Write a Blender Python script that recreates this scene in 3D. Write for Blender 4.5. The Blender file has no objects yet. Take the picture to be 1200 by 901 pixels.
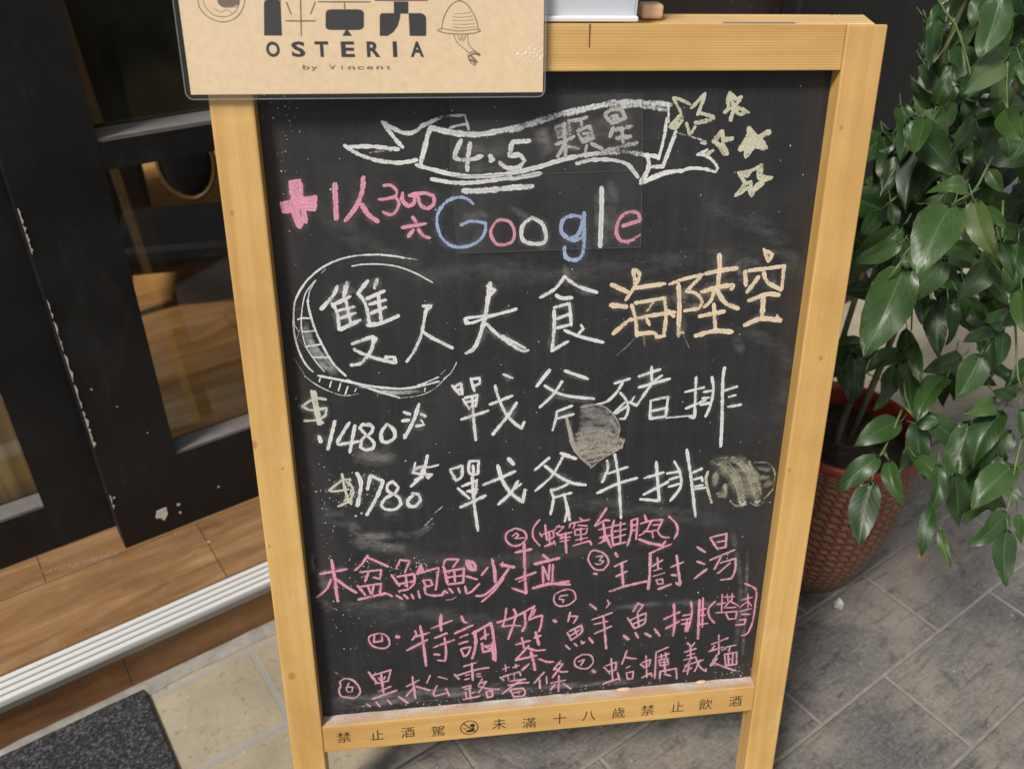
import bpy, bmesh, math, random
from mathutils import Vector, Matrix, noise
R = math.radians
random.seed(11)

# ------------------------------------------------------------------ camera, sky, sun, exposure
scene = bpy.context.scene
COL = scene.collection
CAM_ROWS = [[0.991605, -0.048244, 0.119965], [-0.125998, -0.568922, 0.812682], [0.029043, -0.820975, -0.570225]]

CAM = Vector((0, 0, 1.10))
cd = bpy.data.cameras.new('camera')
cam = bpy.data.objects.new('camera', cd)
COL.objects.link(cam)
rows = CAM_ROWS
cam.matrix_world = Matrix(((rows[0][0], -rows[0][1], -rows[0][2], CAM.x),
                           (rows[1][0], -rows[1][1], -rows[1][2], CAM.y),
                           (rows[2][0], -rows[2][1], -rows[2][2], CAM.z),
                           (0, 0, 0, 1)))
cd.sensor_width = 36.0
cd.sensor_fit = 'HORIZONTAL'
cd.lens = 30.0
cd.clip_start = 0.02
cd.clip_end = 300
cd.dof.use_dof = True
cd.dof.focus_distance = 0.86
cd.dof.aperture_fstop = 5.6
scene.camera = cam

SUN_TO = Vector((0.62, 0.55, -1.0)).normalized()      # the way the sunlight travels
world = bpy.data.worlds.new('World')
scene.world = world
world.use_nodes = True
wn = world.node_tree.nodes
wl = world.node_tree.links
sky = wn.new('ShaderNodeTexSky')
sky.sky_type = 'NISHITA'
sky.sun_disc = False
sky.sun_elevation = math.asin(-SUN_TO.z)
sky.sun_rotation = math.atan2(-SUN_TO.x, -SUN_TO.y)
hs = wn.new('ShaderNodeHueSaturation')
hs.inputs['Saturation'].default_value = 0.08
wl.new(sky.outputs[0], hs.inputs['Color'])
wl.new(hs.outputs[0], wn['Background'].inputs['Color'])
wn['Background'].inputs['Strength'].default_value = 0.10
ld = bpy.data.lights.new('sun', 'SUN')
ld.energy = 3.35
ld.angle = R(13)
ld.color = (1.0, 0.955, 0.885)
sun = bpy.data.objects.new('sun', ld)
COL.objects.link(sun)
sun.rotation_euler = SUN_TO.to_track_quat('-Z', 'Y').to_euler()
sun.location = (-2, -3, 5)

scene.view_settings.view_transform = 'Standard'
scene.view_settings.look = 'None'
scene.view_settings.gamma = 1
scene.view_settings.exposure = 0.22
scene.render.engine = 'CYCLES'
scene.cycles.max_bounces = 10
scene.cycles.transparent_max_bounces = 40
scene.cycles.caustics_reflective = False
scene.cycles.caustics_refractive = False

# ------------------------------------------------------------------ helpers
class NT:
    """small wrapper to write node trees tersely"""
    def __init__(self, name):
        self.m = bpy.data.materials.new(name)
        self.m.use_nodes = True
        self.t = self.m.node_tree
        self.n = self.t.nodes
        self.b = self.n['Principled BSDF']
        self.out = self.n['Material Output']
    def node(self, typ, **kw):
        nd = self.n.new('ShaderNode' + typ)
        for k, v in kw.items():
            setattr(nd, k, v)
        return nd
    def put(self, sock, val):
        if hasattr(val, 'is_output'):
            self.t.links.new(val, sock)
        elif isinstance(val, (tuple, list)) and len(val) == 3 and sock.type == 'RGBA':
            sock.default_value = (*val, 1)
        elif sock.type == 'RGBA' and isinstance(val, (int, float)):
            sock.default_value = (val, val, val, 1)
        else:
            sock.default_value = val
        return self
    def set(self, **kw):
        for k, v in kw.items():
            self.put(self.b.inputs[k.replace('_', ' ')], v)
        return self
    def coord(self, kind='Object', scale=(1, 1, 1), rot=(0, 0, 0), loc=(0, 0, 0)):
        tc = self.node('TexCoord')
        mp = self.node('Mapping')
        self.t.links.new(tc.outputs[kind], mp.inputs[0])
        mp.inputs['Scale'].default_value = scale
        mp.inputs['Rotation'].default_value = rot
        mp.inputs['Location'].default_value = loc
        return mp.outputs[0]
    def noise(self, vec, scale=5, detail=4, rough=0.55, dist=0.0):
        nd = self.node('TexNoise')
        self.put(nd.inputs['Vector'], vec)
        nd.inputs['Scale'].default_value = scale
        nd.inputs['Detail'].default_value = detail
        nd.inputs['Roughness'].default_value = rough
        nd.inputs['Distortion'].default_value = dist
        return nd.outputs['Fac']
    def math(self, op, a, b=0.5, clamp=False):
        nd = self.node('Math', operation=op, use_clamp=clamp)
        self.put(nd.inputs[0], a)
        self.put(nd.inputs[1], b)
        return nd.outputs[0]
    def ramp(self, fac, stops):
        nd = self.node('ValToRGB')
        self.put(nd.inputs[0], fac)
        el = nd.color_ramp.elements
        while len(el) < len(stops):
            el.new(0.5)
        for e, (p, c) in zip(el, stops):
            e.position = p
            e.color = (*c, 1) if not isinstance(c, float) else (c, c, c, 1)
        return nd.outputs[0]
    def mix(self, fac, a, b, mode='MIX'):
        nd = self.node('MixRGB', blend_type=mode)
        self.put(nd.inputs[0], fac)
        self.put(nd.inputs[1], a)
        self.put(nd.inputs[2], b)
        return nd.outputs[0]
    def bump(self, h, strength=0.3, dist=0.002):
        nd = self.node('Bump')
        self.put(nd.inputs['Height'], h)
        nd.inputs['Strength'].default_value = strength
        nd.inputs['Distance'].default_value = dist
        self.put(self.b.inputs['Normal'], nd.outputs[0])
        return self
    def fresnel(self, f0=0.04):
        lw = self.node('LayerWeight')
        lw.inputs[0].default_value = 0.5
        p = self.math('POWER', lw.outputs['Facing'], 5.0)
        return self.math('ADD', f0, self.math('MULTIPLY', p, 1 - f0))
    def sep(self, vec):
        nd = self.node('SeparateXYZ')
        self.put(nd.inputs[0], vec)
        return nd.outputs

def empty(name, mat=None, label=None, cat=None, group=None):
    o = bpy.data.objects.new(name, None)
    COL.objects.link(o)
    o.empty_display_size = 0.05
    if mat is not None:
        o.matrix_world = mat
    if label: o['label'] = label
    if cat: o['category'] = cat
    if group: o['group'] = group
    return o

def tag(o, label=None, cat=None, group=None, kind=None):
    if label: o['label'] = label
    if cat: o['category'] = cat
    if group: o['group'] = group
    if kind: o['kind'] = kind
    return o

class MB:
    """collects faces, with optional uv and a per-vertex value"""
    def __init__(self):
        self.v = []; self.f = []; self.uv = []; self.a = []
    def vert(self, p, a=0.0):
        self.v.append(Vector(p)); self.a.append(a)
        return len(self.v) - 1
    def face(self, idx, uv=None):
        self.f.append(tuple(idx)); self.uv.append(uv)
    def poly(self, pts, uv=None):
        self.face([self.vert(p) for p in pts], uv)
    def box(self, lo, hi, fn=None):
        c = [(x, y, z) for z in (lo[2], hi[2]) for y in (lo[1], hi[1]) for x in (lo[0], hi[0])]
        i = [self.vert(fn(*p) if fn else p) for p in c]
        for q in ((0, 2, 3, 1), (4, 5, 7, 6), (0, 1, 5, 4), (2, 6, 7, 3), (0, 4, 6, 2), (1, 3, 7, 5)):
            self.face([i[k] for k in q])
    def prism(self, pts, n, fn=None):
        """closed outline pts (3d) pushed along vector n"""
        n = Vector(n)
        a = [self.vert(p) for p in pts]
        b = [self.vert(Vector(p) + n) for p in pts]
        self.face(a[::-1]); self.face(b)
        k = len(a)
        for i in range(k):
            self.face((a[i], a[(i + 1) % k], b[(i + 1) % k], b[i]))
    def tube(self, pts, rad, seg=8, cap=True):
        pts = [Vector(p) for p in pts]
        rings = []
        for i, p in enumerate(pts):
            d = (pts[min(i + 1, len(pts) - 1)] - pts[max(i - 1, 0)]).normalized()
            s = d.orthogonal().normalized() if i == 0 else (s - d * s.dot(d)).normalized()
            t = d.cross(s)
            r = rad[i] if isinstance(rad, (list, tuple)) else rad
            rings.append([self.vert(p + (s * math.cos(k * 2 * math.pi / seg) + t * math.sin(k * 2 * math.pi / seg)) * r) for k in range(seg)])
        for a, b in zip(rings, rings[1:]):
            for k in range(seg):
                self.face((a[k], a[(k + 1) % seg], b[(k + 1) % seg], b[k]))
        if cap:
            self.face(rings[0][::-1]); self.face(rings[-1])
    def lathe(self, prof, seg=48, origin=(0, 0, 0)):
        o = Vector(origin)
        rings = [[self.vert(o + Vector((r * math.cos(k * 2 * math.pi / seg), r * math.sin(k * 2 * math.pi / seg), z))) for k in range(seg)] for r, z in prof]
        for j, (a, b) in enumerate(zip(rings, rings[1:])):
            for k in range(seg):
                u0, u1 = k / seg, (k + 1) / seg
                v0, v1 = j / (len(prof) - 1), (j + 1) / (len(prof) - 1)
                self.face((a[k], a[(k + 1) % seg], b[(k + 1) % seg], b[k]), ((u0, v0), (u1, v0), (u1, v1), (u0, v1)))
    def build(self, name, mat, parent=None, local=True, smooth=False, bevel=0, attr=None):
        """local=False: vertices are in world space and are moved into the parent's space"""
        me = bpy.data.meshes.new(name)
        vs = self.v
        if not local and parent is not None:
            inv = parent.matrix_basis.inverted()
            vs = [inv @ p for p in vs]
        me.from_pydata([tuple(p) for p in vs], [], self.f)
        if any(self.uv):
            ul = me.uv_layers.new(name='UVMap')
            k = 0
            for f, uv in zip(self.f, self.uv):
                for j in range(len(f)):
                    ul.data[k].uv = uv[j] if uv else (0, 0)
                    k += 1
        if attr:
            at = me.attributes.new(attr, 'FLOAT', 'POINT')
            at.data.foreach_set('value', self.a)
        me.materials.append(mat)
        if smooth:
            me.polygons.foreach_set('use_smooth', [True] * len(me.polygons))
        me.update()
        o = bpy.data.objects.new(name, me)
        COL.objects.link(o)
        if parent is not None:
            o.parent = parent
        if bevel:
            b = o.modifiers.new('bevel', 'BEVEL')
            b.width = bevel; b.segments = 2; b.limit_method = 'ANGLE'
        return o

def catmull(pts, step):
    """smooth a polyline but keep its sharp corners; points come back about `step` apart"""
    n = len(pts)
    if n == 2:
        out = [pts[0]]
        k = max(1, int((pts[1] - pts[0]).length / step))
        return [pts[0].lerp(pts[1], i / k) for i in range(k + 1)]
    sharp = [False] * n
    for i in range(1, n - 1):
        a = pts[i] - pts[i - 1]; b = pts[i + 1] - pts[i]
        if a.length > 1e-9 and b.length > 1e-9 and a.angle(b) > R(62):
            sharp[i] = True
    out = [pts[0]]
    for i in range(n - 1):
        p1, p2 = pts[i], pts[i + 1]
        p0 = p1 if (i == 0 or sharp[i]) else pts[i - 1]
        p3 = p2 if (i + 2 >= n or sharp[i + 1]) else pts[i + 2]
        k = max(1, int((p2 - p1).length / step))
        for j in range(1, k + 1):
            t = j / k
            out.append(0.5 * ((2 * p1) + (p2 - p0) * t + (2 * p0 - 5 * p1 + 4 * p2 - p3) * t * t + (3 * p1 - p0 - 3 * p2 + p3) * t ** 3))
    return out

def ribbon(mb, pts, w, z, den=1.0, jit=0.12, rnd=random, zf=None):
    """a flat stroke of width w in the xy plane at height z; uv.x runs along it in metres, uv.y across -1..1"""
    P = catmull([Vector((a, b, 0)) for a, b in pts], 0.0016)
    if len(P) < 2:
        P.append(P[0] + Vector((0.001, 0, 0)))
    d0 = (P[0] - P[1]).normalized(); d1 = (P[-1] - P[-2]).normalized()
    P = [P[0] + d0 * w * 0.38] + P + [P[-1] + d1 * w * 0.38]
    seed = rnd.random() * 100
    n = len(P); ids = []; L = rnd.random() * 3
    for i, p in enumerate(P):
        d = (P[min(i + 1, n - 1)] - P[max(i - 1, 0)])
        d = d.normalized() if d.length > 1e-9 else Vector((1, 0, 0))
        s = Vector((-d.y, d.x, 0))
        k = 1 + jit * noise.noise(Vector((seed, i * 0.35, 0))) * 1.6
        e = 0.55 if i in (0, n - 1) else (0.9 if i in (1, n - 2) else 1.0)
        h = 0.5 * w * k * e
        if i: L += (P[i] - P[i - 1]).length
        row = []
        for v in (-1, 0, 1):
            q = p + s * h * v
            row.append(mb.vert((q.x, q.y, z + (zf(q.x, q.y) if zf else 0)), den if den > 0.45 else den * min(1.0, i / (0.22 * n), (n - 1 - i) / (0.22 * n))))
        ids.append((row, L))
    for (a, la), (b, lb) in zip(ids, ids[1:]):
        for j in (0, 1):
            v0, v1 = j - 1, j
            mb.face((a[j], b[j], b[j + 1], a[j + 1]), ((la, v0), (lb, v0), (lb, v1), (la, v1)))

# ------------------------------------------------------------------ materials
def wood_mat(name, axis, c0, c1, knots=(), rough=0.42, fine=90):
    t = NT(name)
    sc = [fine, fine, fine]; sc[axis] = 2.2
    v = t.coord('Object', tuple(sc))
    big = [14, 14, 14]; big[axis] = 0.7
    g1 = t.noise(v, 1.0, 5, 0.6, 0.4)
    v2 = t.coord('Object', tuple(big), loc=(0.3, 0.2, 0.7))
    g2 = t.noise(v2, 2.2, 4, 0.55, 1.2)
    blot = t.noise(t.coord('Object'), 9, 3)
    f = t.math('ADD', t.math('MULTIPLY', g1, 0.62), t.math('MULTIPLY', g2, 0.38))
    mid = tuple((a + b) / 2 for a, b in zip(c0, c1))
    wsc = [1, 1, 1]; wsc[axis] = 0.035
    wv = t.node('TexWave'); wv.bands_direction = 'XYZ'[1 - axis] if axis < 2 else 'X'
    t.put(wv.inputs['Vector'], t.coord('Object', tuple(wsc), rot=(0, 0, R(2.2)) if axis < 2 else (0, 0, 0)))
    wv.inputs['Scale'].default_value = 130; wv.inputs['Distortion'].default_value = 5.0
    wv.inputs['Detail'].default_value = 3; wv.inputs['Detail Scale'].default_value = 0.35
    wvf = wv.outputs['Fac']
    c = t.ramp(f, [(0.30, c0), (0.5, mid), (0.68, c1)])
    c = t.mix(t.ramp(wvf, [(0.15, 0.42 if axis == 0 else 0.20), (0.6, 0.0)]), c, tuple(x * 0.66 for x in c0))
    c = t.mix(t.ramp(blot, [(0.40, 0.0), (0.72, 0.42)]), c, (c0[0] * 0.80, c0[1] * 0.70, c0[2] * 0.62))
    sp = t.noise(t.coord('Object'), 260, 3, 0.6)
    c = t.mix(t.ramp(sp, [(0.66, 0.0), (0.8, 0.35)]), c, (c0[0] * 0.5, c0[1] * 0.42, c0[2] * 0.35))
    ax3 = [70, 70, 70]; ax3[axis] = 9
    scr_ = t.noise(t.coord('Object', tuple(ax3), loc=(4, 1, 2)), 1.0, 5, 0.75)
    c = t.mix(t.ramp(scr_, [(0.24, 0.55), (0.36, 0.0)]), c, (c0[0] * 0.55, c0[1] * 0.45, c0[2] * 0.42))
    grime = t.noise(t.coord('Object'), 3.6, 6, 0.7, 0.5)
    c = t.mix(t.ramp(grime, [(0.52, 0.0), (0.74, 0.34)]), c, (c0[0] * 0.62, c0[1] * 0.52, c0[2] * 0.5))
    smear = t.noise(t.coord('Object', (22, 8, 22)), 1.4, 6, 0.72)
    c = t.mix(t.ramp(smear, [(0.60, 0.0), (0.80, 0.30)]), c, (0.74, 0.62, 0.46))
    for kx, ky, kr in knots:
        vv = t.coord('Object', (1 / kr, 0.75 / kr, 0), loc=(-kx / kr, -0.75 * ky / kr, 0))
        ln = t.node('VectorMath', operation='LENGTH'); t.put(ln.inputs[0], vv)
        k = t.ramp(ln.outputs['Value'], [(0.0, 0.62), (0.3, 0.42), (0.5, 0.5), (1.0, 0.0)])
        c = t.mix(k, c, (0.20, 0.075, 0.022))
    t.set(Base_Color=c, Roughness=t.ramp(g1, [(0.3, rough - 0.06), (0.7, rough + 0.12)]))
    t.bump(g1, 0.22, 0.0008)
    t.b.inputs['Coat Weight'].default_value = 0.12
    t.b.inputs['Coat Roughness'].default_value = 0.3
    return t.m

PINE0, PINE1 = (0.50, 0.282, 0.082), (0.70, 0.445, 0.160)
pine_y = wood_mat('pine_upright', 1, PINE0, PINE1, knots=((-0.2988, 0.5726, 0.0045), (-0.2891, 0.2846, 0.005), (-0.2737, 0.5443, 0.0018), (0.265, 0.5057, 0.0024), (0.269, 0.8665, 0.0022), (0.2825, 0.6357, 0.0026), (-0.2919, 0.8003, 0.0022), (-0.2955, 0.4548, 0.002)))
pine_x = wood_mat('pine_crosswise', 0, PINE0, PINE1)
pine_pale = wood_mat('pine_pale', 0, (0.62, 0.40, 0.17), (0.78, 0.56, 0.30))

def plain(name, col, rough=0.5, metal=0.0, var=0.0, scale=20, bump=0.0, spec=None):
    t = NT(name)
    if var or bump:
        n = t.noise(t.coord('Object'), scale, 5)
        t.set(Base_Color=t.ramp(n, [(0.3, tuple(c * (1 - var) for c in col)), (0.7, tuple(min(1, c * (1 + var)) for c in col))]))
        if bump: t.bump(n, bump, 0.002)
    else:
        t.set(Base_Color=col)
    t.set(Roughness=rough, Metallic=metal)
    if spec is not None: t.b.inputs['Specular IOR Level'].default_value = spec
    return t.m

# blackboard face: near black, faint wiped chalk and vertical drips
def board_mat():
    t = NT('blackboard_paint')
    n1 = t.noise(t.coord('Object', (1, 1, 1)), 7, 6, 0.62, 0.6)
    n2 = t.noise(t.coord('Object', (60, 3.5, 1)), 1.6, 4, 0.6)
    n3 = t.noise(t.coord('Object', (5, 40, 1)), 1.3, 4, 0.6)
    n4 = t.noise(t.coord('Object'), 620, 2, 0.5)
    c = t.ramp(n1, [(0.28, (0.013, 0.013, 0.0145)), (0.55, (0.020, 0.020, 0.0215)), (0.82, (0.037, 0.0365, 0.038))])
    c = t.mix(t.ramp(n2, [(0.45, 0.0), (0.85, 0.20)]), c, (0.075, 0.072, 0.07))
    c = t.mix(t.ramp(n3, [(0.55, 0.0), (0.85, 0.16)]), c, (0.075, 0.072, 0.07))
    c = t.mix(t.ramp(n4, [(0.62, 0.0), (0.80, 0.35)]), c, (0.10, 0.098, 0.095))
    # brown tint near long edges: mostly shade and wood reflection painted in, some wear
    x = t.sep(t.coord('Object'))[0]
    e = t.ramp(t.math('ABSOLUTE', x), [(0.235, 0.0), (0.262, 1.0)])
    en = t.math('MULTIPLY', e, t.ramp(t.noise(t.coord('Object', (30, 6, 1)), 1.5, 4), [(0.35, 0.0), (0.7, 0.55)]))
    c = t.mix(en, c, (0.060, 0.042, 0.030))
    t.set(Base_Color=c, Roughness=0.62)
    t.b.inputs['Specular IOR Level'].default_value = 0.32
    t.bump(t.noise(t.coord('Object'), 240, 3), 0.12, 0.0006)
    return t.m
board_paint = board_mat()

def chalk_mat(name, col):
    t = NT('chalk_' + name)
    uv = t.sep(t.node('TexCoord').outputs['UV'])
    av = t.math('ABSOLUTE', uv[1])
    at = t.node('Attribute'); at.attribute_name = 'chalk_cover'
    den = at.outputs['Fac']
    grain = t.noise(t.coord('Object'), 560, 4, 0.75)
    press = t.noise(t.coord('Object'), 55, 3, 0.6)
    wipe = t.noise(t.coord('Object', (16, 44, 1), rot=(0, 0, R(12))), 1.7, 6, 0.7)
    # streaks that run along the stroke
    cb = t.node('CombineXYZ')
    t.put(cb.inputs[0], t.math('MULTIPLY', uv[0], 60.0)); t.put(cb.inputs[1], t.math('MULTIPLY', uv[1], 4.5))
    streak = t.noise(cb.outputs[0], 1.6, 3, 0.6)
    body = t.math('ADD', t.math('MULTIPLY', den, 1.30), t.math('MULTIPLY', t.math('SUBTRACT', grain, 0.5), 2.4))
    body = t.math('ADD', body, t.math('MULTIPLY', t.math('SUBTRACT', press, 0.56), 1.7))
    body = t.math('ADD', body, t.math('MULTIPLY', t.math('SUBTRACT', streak, 0.5), 1.1))
    body = t.math('SUBTRACT', body, t.math('MULTIPLY', t.math('POWER', av, 2.5), 0.85))
    hard = t.math('SUBTRACT', t.math('MULTIPLY', body, 1.55), 0.50, True)
    wide = t.ramp(uv[2] if False else av, [(0.0, 0.70), (0.55, 0.92), (0.8, 1.0)])
    hard = t.math('MULTIPLY', hard, t.math('MULTIPLY', wide, 0.97))
    soft = t.math('MULTIPLY', den, t.math('SUBTRACT', 1.0, t.math('POWER', av, 2.0)))
    soft = t.math('MULTIPLY', t.math('MULTIPLY', soft, 1.7), t.math('SUBTRACT', t.math('ADD', t.math('MULTIPLY', streak, 1.7), t.math('MULTIPLY', grain, 1.3)), 0.55), True)
    soft = t.math('MULTIPLY', soft, t.ramp(wipe, [(0.38, 0.0), (0.62, 1.0)]))
    isw = t.math('GREATER_THAN', den, 0.45)
    a = t.mix(isw, soft, hard)
    c = t.mix(t.ramp(grain, [(0.35, 0.35), (0.65, 0.0)]), col, tuple(x * 0.72 for x in col))
    t.set(Base_Color=c, Roughness=0.95, Alpha=a)
    t.b.inputs['Specular IOR Level'].default_value = 0.05
    return t.m
CHALK = {k: chalk_mat(n, c) for k, n, c in (
    ('W', 'white', (0.77, 0.775, 0.76)), ('P', 'pink', (0.76, 0.35, 0.45)), ('B', 'blue', (0.40, 0.49, 0.70)),
    ('Y', 'cream', (0.62, 0.60, 0.45)), ('T', 'tan', (0.82, 0.66, 0.48)), ('C', 'ivory', (0.54, 0.51, 0.47)),
    ('PL', 'pale_pink', (0.70, 0.38, 0.45)), ('D', 'dust', (0.62, 0.60, 0.585)), ('T2', 'smudge_grey', (0.43, 0.385, 0.335)),
    ('Y2', 'smudge_yellow', (0.45, 0.43, 0.32)), ('YW', 'off_white', (0.64, 0.64, 0.55)), ('G2', 'mid_grey', (0.30, 0.29, 0.28)))}

# ------------------------------------------------------------------ site frame: u along the shop front, off towards the shop
ANG = R(28.3)
U = Vector((math.cos(ANG), math.sin(ANG), 0)); NN = Vector((-U.y, U.x, 0))
def F(u, off, z):
    return U * u + NN * off + Vector((0, 0, z))
SITE = Matrix.Rotation(ANG, 4, 'Z')

def slate_mat():
    t = NT('slate_paving')
    v = t.coord('Object', loc=(-0.07, -0.0287 + 0.0015, 0))
    br = t.node('TexBrick')
    br.offset = 0.5; br.squash = 1.0
    t.put(br.inputs['Vector'], v)
    for k, val in (('Scale', 1.0), ('Mortar Size', 0.0034), ('Mortar Smooth', 0.4), ('Bias', 0.0), ('Brick Width', 0.30), ('Row Height', 0.1457)):
        br.inputs[k].default_value = val
    br.inputs['Color1'].default_value = (0.0, 0.0, 0.0, 1); br.inputs['Color2'].default_value = (1, 1, 1, 1)
    br.inputs['Mortar'].default_value = (0.5, 0.5, 0.5, 1)
    cleft = t.noise(t.coord('Object', (10, 60, 10), rot=(0, 0, R(62))), 1.3, 6, 0.65, 0.8)
    big = t.noise(t.coord('Object'), 5.5, 4, 0.55, 0.5)
    fine = t.noise(t.coord('Object'), 160, 4, 0.7)
    c = t.ramp(big, [(0.34, (0.080, 0.079, 0.081)), (0.50, (0.150, 0.141, 0.130)), (0.66, (0.245, 0.212, 0.175))])
    c = t.mix(t.math('MULTIPLY', br.outputs['Color'], 0.35), c, (0.17, 0.155, 0.14))
    c = t.mix(t.ramp(cleft, [(0.30, 0.85), (0.47, 0.0)]), c, (0.045, 0.045, 0.048))
    c = t.mix(t.ramp(fine, [(0.45, 0.0), (0.75, 0.5)]), c, (0.33, 0.30, 0.26))
    med = t.noise(t.coord('Object'), 26, 5, 0.7, 0.4)
    c = t.mix(t.ramp(med, [(0.30, 0.7), (0.46, 0.0)]), c, (0.048, 0.047, 0.049))
    c = t.mix(t.ramp(med, [(0.58, 0.0), (0.74, 0.45)]), c, (0.30, 0.26, 0.215))
    grout = t.mix(t.noise(t.coord('Object'), 60, 4), (0.15, 0.137, 0.12), (0.36, 0.325, 0.28))
    jn = t.math('MULTIPLY', br.outputs['Fac'], t.ramp(t.noise(t.coord('Object'), 34, 5, 0.7), [(0.28, 0.62), (0.55, 1.0)]))
    c = t.mix(jn, c, grout)
    t.set(Base_Color=c, Roughness=t.ramp(big, [(0.3, 0.38), (0.7, 0.56)]))
    h = t.math('ADD', t.math('MULTIPLY', cleft, 0.9), t.math('MULTIPLY', fine, 0.25))
    h = t.math('SUBTRACT', t.math('ADD', h, med), t.math('MULTIPLY', br.outputs['Fac'], 0.5))
    t.bump(h, 0.8, 0.005)
    return t.m

def beige_mat():
    t = NT('beige_paving')
    br = t.node('TexBrick'); br.offset = 0.5
    t.put(br.inputs['Vector'], t.coord('Object', loc=(-0.19, -0.0287 + 0.002, 0)))
    for k, val in (('Scale', 1.0), ('Mortar Size', 0.005), ('Mortar Smooth', 0.3), ('Bias', 0.0), ('Brick Width', 0.30), ('Row Height', 0.1457)):
        br.inputs[k].default_value = val
    br.inputs['Color1'].default_value = (0, 0, 0, 1); br.inputs['Color2'].default_value = (1, 1, 1, 1)
    big = t.noise(t.coord('Object'), 9, 5, 0.6)
    pit = t.noise(t.coord('Object'), 120, 4, 0.6)
    c = t.ramp(big, [(0.3, (0.25, 0.213, 0.152)), (0.7, (0.40, 0.35, 0.262))])
    c = t.mix(t.math('MULTIPLY', br.outputs['Color'], 0.2), c, (0.44, 0.36, 0.24))
    c = t.mix(t.ramp(pit, [(0.28, 0.65), (0.42, 0.0)]), c, (0.15, 0.13, 0.10))
    c = t.mix(t.ramp(pit, [(0.64, 0.0), (0.75, 0.5)]), c, (0.58, 0.53, 0.42))
    dirt = t.noise(t.coord('Object'), 26, 5, 0.65)
    c = t.mix(t.ramp(dirt, [(0.70, 0.0), (0.78, 0.7)]), c, (0.06, 0.06, 0.045))
    c = t.mix(br.outputs['Fac'], c, t.mix(big, (0.22, 0.20, 0.18), (0.40, 0.385, 0.35)))
    t.set(Base_Color=c, Roughness=0.6)
    t.bump(t.math('SUBTRACT', pit, t.math('MULTIPLY', br.outputs['Fac'], 0.6)), 0.35, 0.002)
    return t.m

# ------------------------------------------------------------------ ground
g = MB(); g.poly([(-60, -60, 0), (60, -60, 0), (60, 60, 0), (-60, 60, 0)])
pav = g.build('pavement', slate_mat()); pav.matrix_basis = SITE; tag(pav, kind='structure')
g = MB(); g.poly([(-8, 0.632, 0.004), (14, 0.632, 0.004), (14, 1.6, 0.004), (-8, 1.6, 0.004)])
bp = g.build('beige_pavement', beige_mat()); bp.matrix_basis = SITE; tag(bp, kind='structure')
cement = plain('old_cement', (0.25, 0.235, 0.21), 0.85, var=0.3, scale=40, bump=0.5)
g = MB(); prev = None
for i in range(179):                                    # rough cement fillet at the foot of the step
    u = -3 + i * 0.025
    w = 0.022 + 0.010 * noise.noise(Vector((u * 14, 0, 3))); h = 0.010 + 0.004 * noise.noise(Vector((u * 22, 5, 3)))
    ring = [g.vert((u, 0.934 - w, 0.005)), g.vert((u, 0.934 - w * 0.55, 0.005 + h * 0.7)), g.vert((u, 0.934, 0.005 + h))]
    if prev:
        for k in (0, 1): g.face((prev[k], ring[k], ring[k + 1], prev[k + 1]))
    prev = ring
cf = g.build('cement_kerb', cement, smooth=True); cf.matrix_basis = SITE; tag(cf, kind='structure')
edge = plain('edge_grout', (0.24, 0.225, 0.20), 0.85, var=0.35, scale=50, bump=0.4)
g = MB(); g.poly([(-8, 0.606, 0.0085), (14, 0.606, 0.0085), (14, 0.634, 0.0085), (-8, 0.634, 0.0085)])
eg = g.build('pavement_joint', edge); eg.matrix_basis = SITE; tag(eg, kind='structure')
g = MB(); g.poly([(1.96, 1.12, 0.008), (14, 1.12, 0.008), (14, 12, 0.008), (1.96, 12, 0.008)])
lc = g.build('side_path', plain('pale_concrete', (0.44, 0.44, 0.46), 0.7, var=0.15, scale=6)); lc.matrix_basis = SITE; tag(lc, kind='structure')

# ------------------------------------------------------------------ entrance step
def plank_mat(name, c0, c1, c2, rowh=0.14, width=1.2, loc=(0, 0, 0), offset=0.19, axis_z=False, rough=0.38):
    t = NT(name)
    rot = (R(-90), 0, 0) if axis_z else (0, 0, 0)
    v = t.coord('Object', loc=loc, rot=rot)
    br = t.node('TexBrick'); br.offset = offset; br.offset_frequency = 2
    t.put(br.inputs['Vector'], v)
    for k, val in (('Scale', 1.0), ('Mortar Size', 0.0008), ('Mortar Smooth', 0.2), ('Bias', 0.0), ('Brick Width', width), ('Row Height', rowh)):
        br.inputs[k].default_value = val
    br.inputs['Color1'].default_value = (0, 0, 0, 1); br.inputs['Color2'].default_value = (1, 1, 1, 1)
    sc = (2.2, 11, 11)
    g1 = t.noise(t.coord('Object', sc), 1.5, 6, 0.6, 1.4)
    g2 = t.noise(t.coord('Object', (6, 110, 110)), 1.0, 4, 0.6)
    c = t.ramp(g1, [(0.28, c0), (0.5, c1), (0.72, c2)])
    c = t.mix(t.math('MULTIPLY', br.outputs['Color'], 0.30), c, c0)
    c = t.mix(t.ramp(g2, [(0.3, 0.28), (0.6, 0.0)]), c, tuple(x * 0.62 for x in c0))
    dust = t.noise(t.coord('Object'), 30, 6, 0.7)
    c = t.mix(t.ramp(dust, [(0.55, 0.0), (0.85, 0.22)]), c, (0.5, 0.42, 0.32))
    c = t.mix(br.outputs['Fac'], c, (0.055, 0.030, 0.016))
    t.set(Base_Color=c, Roughness=t.ramp(dust, [(0.3, rough), (0.7, rough + 0.2)]))
    t.bump(t.math('SUBTRACT', t.math('MULTIPLY', g2, 0.3), br.outputs['Fac']), 0.3, 0.001)
    return t.m
step_wood = plank_mat('vinyl_plank_top', (0.150, 0.072, 0.030), (0.285, 0.158, 0.070), (0.43, 0.270, 0.135), loc=(0.035 + 0.97, 0.006, 0))
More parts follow.
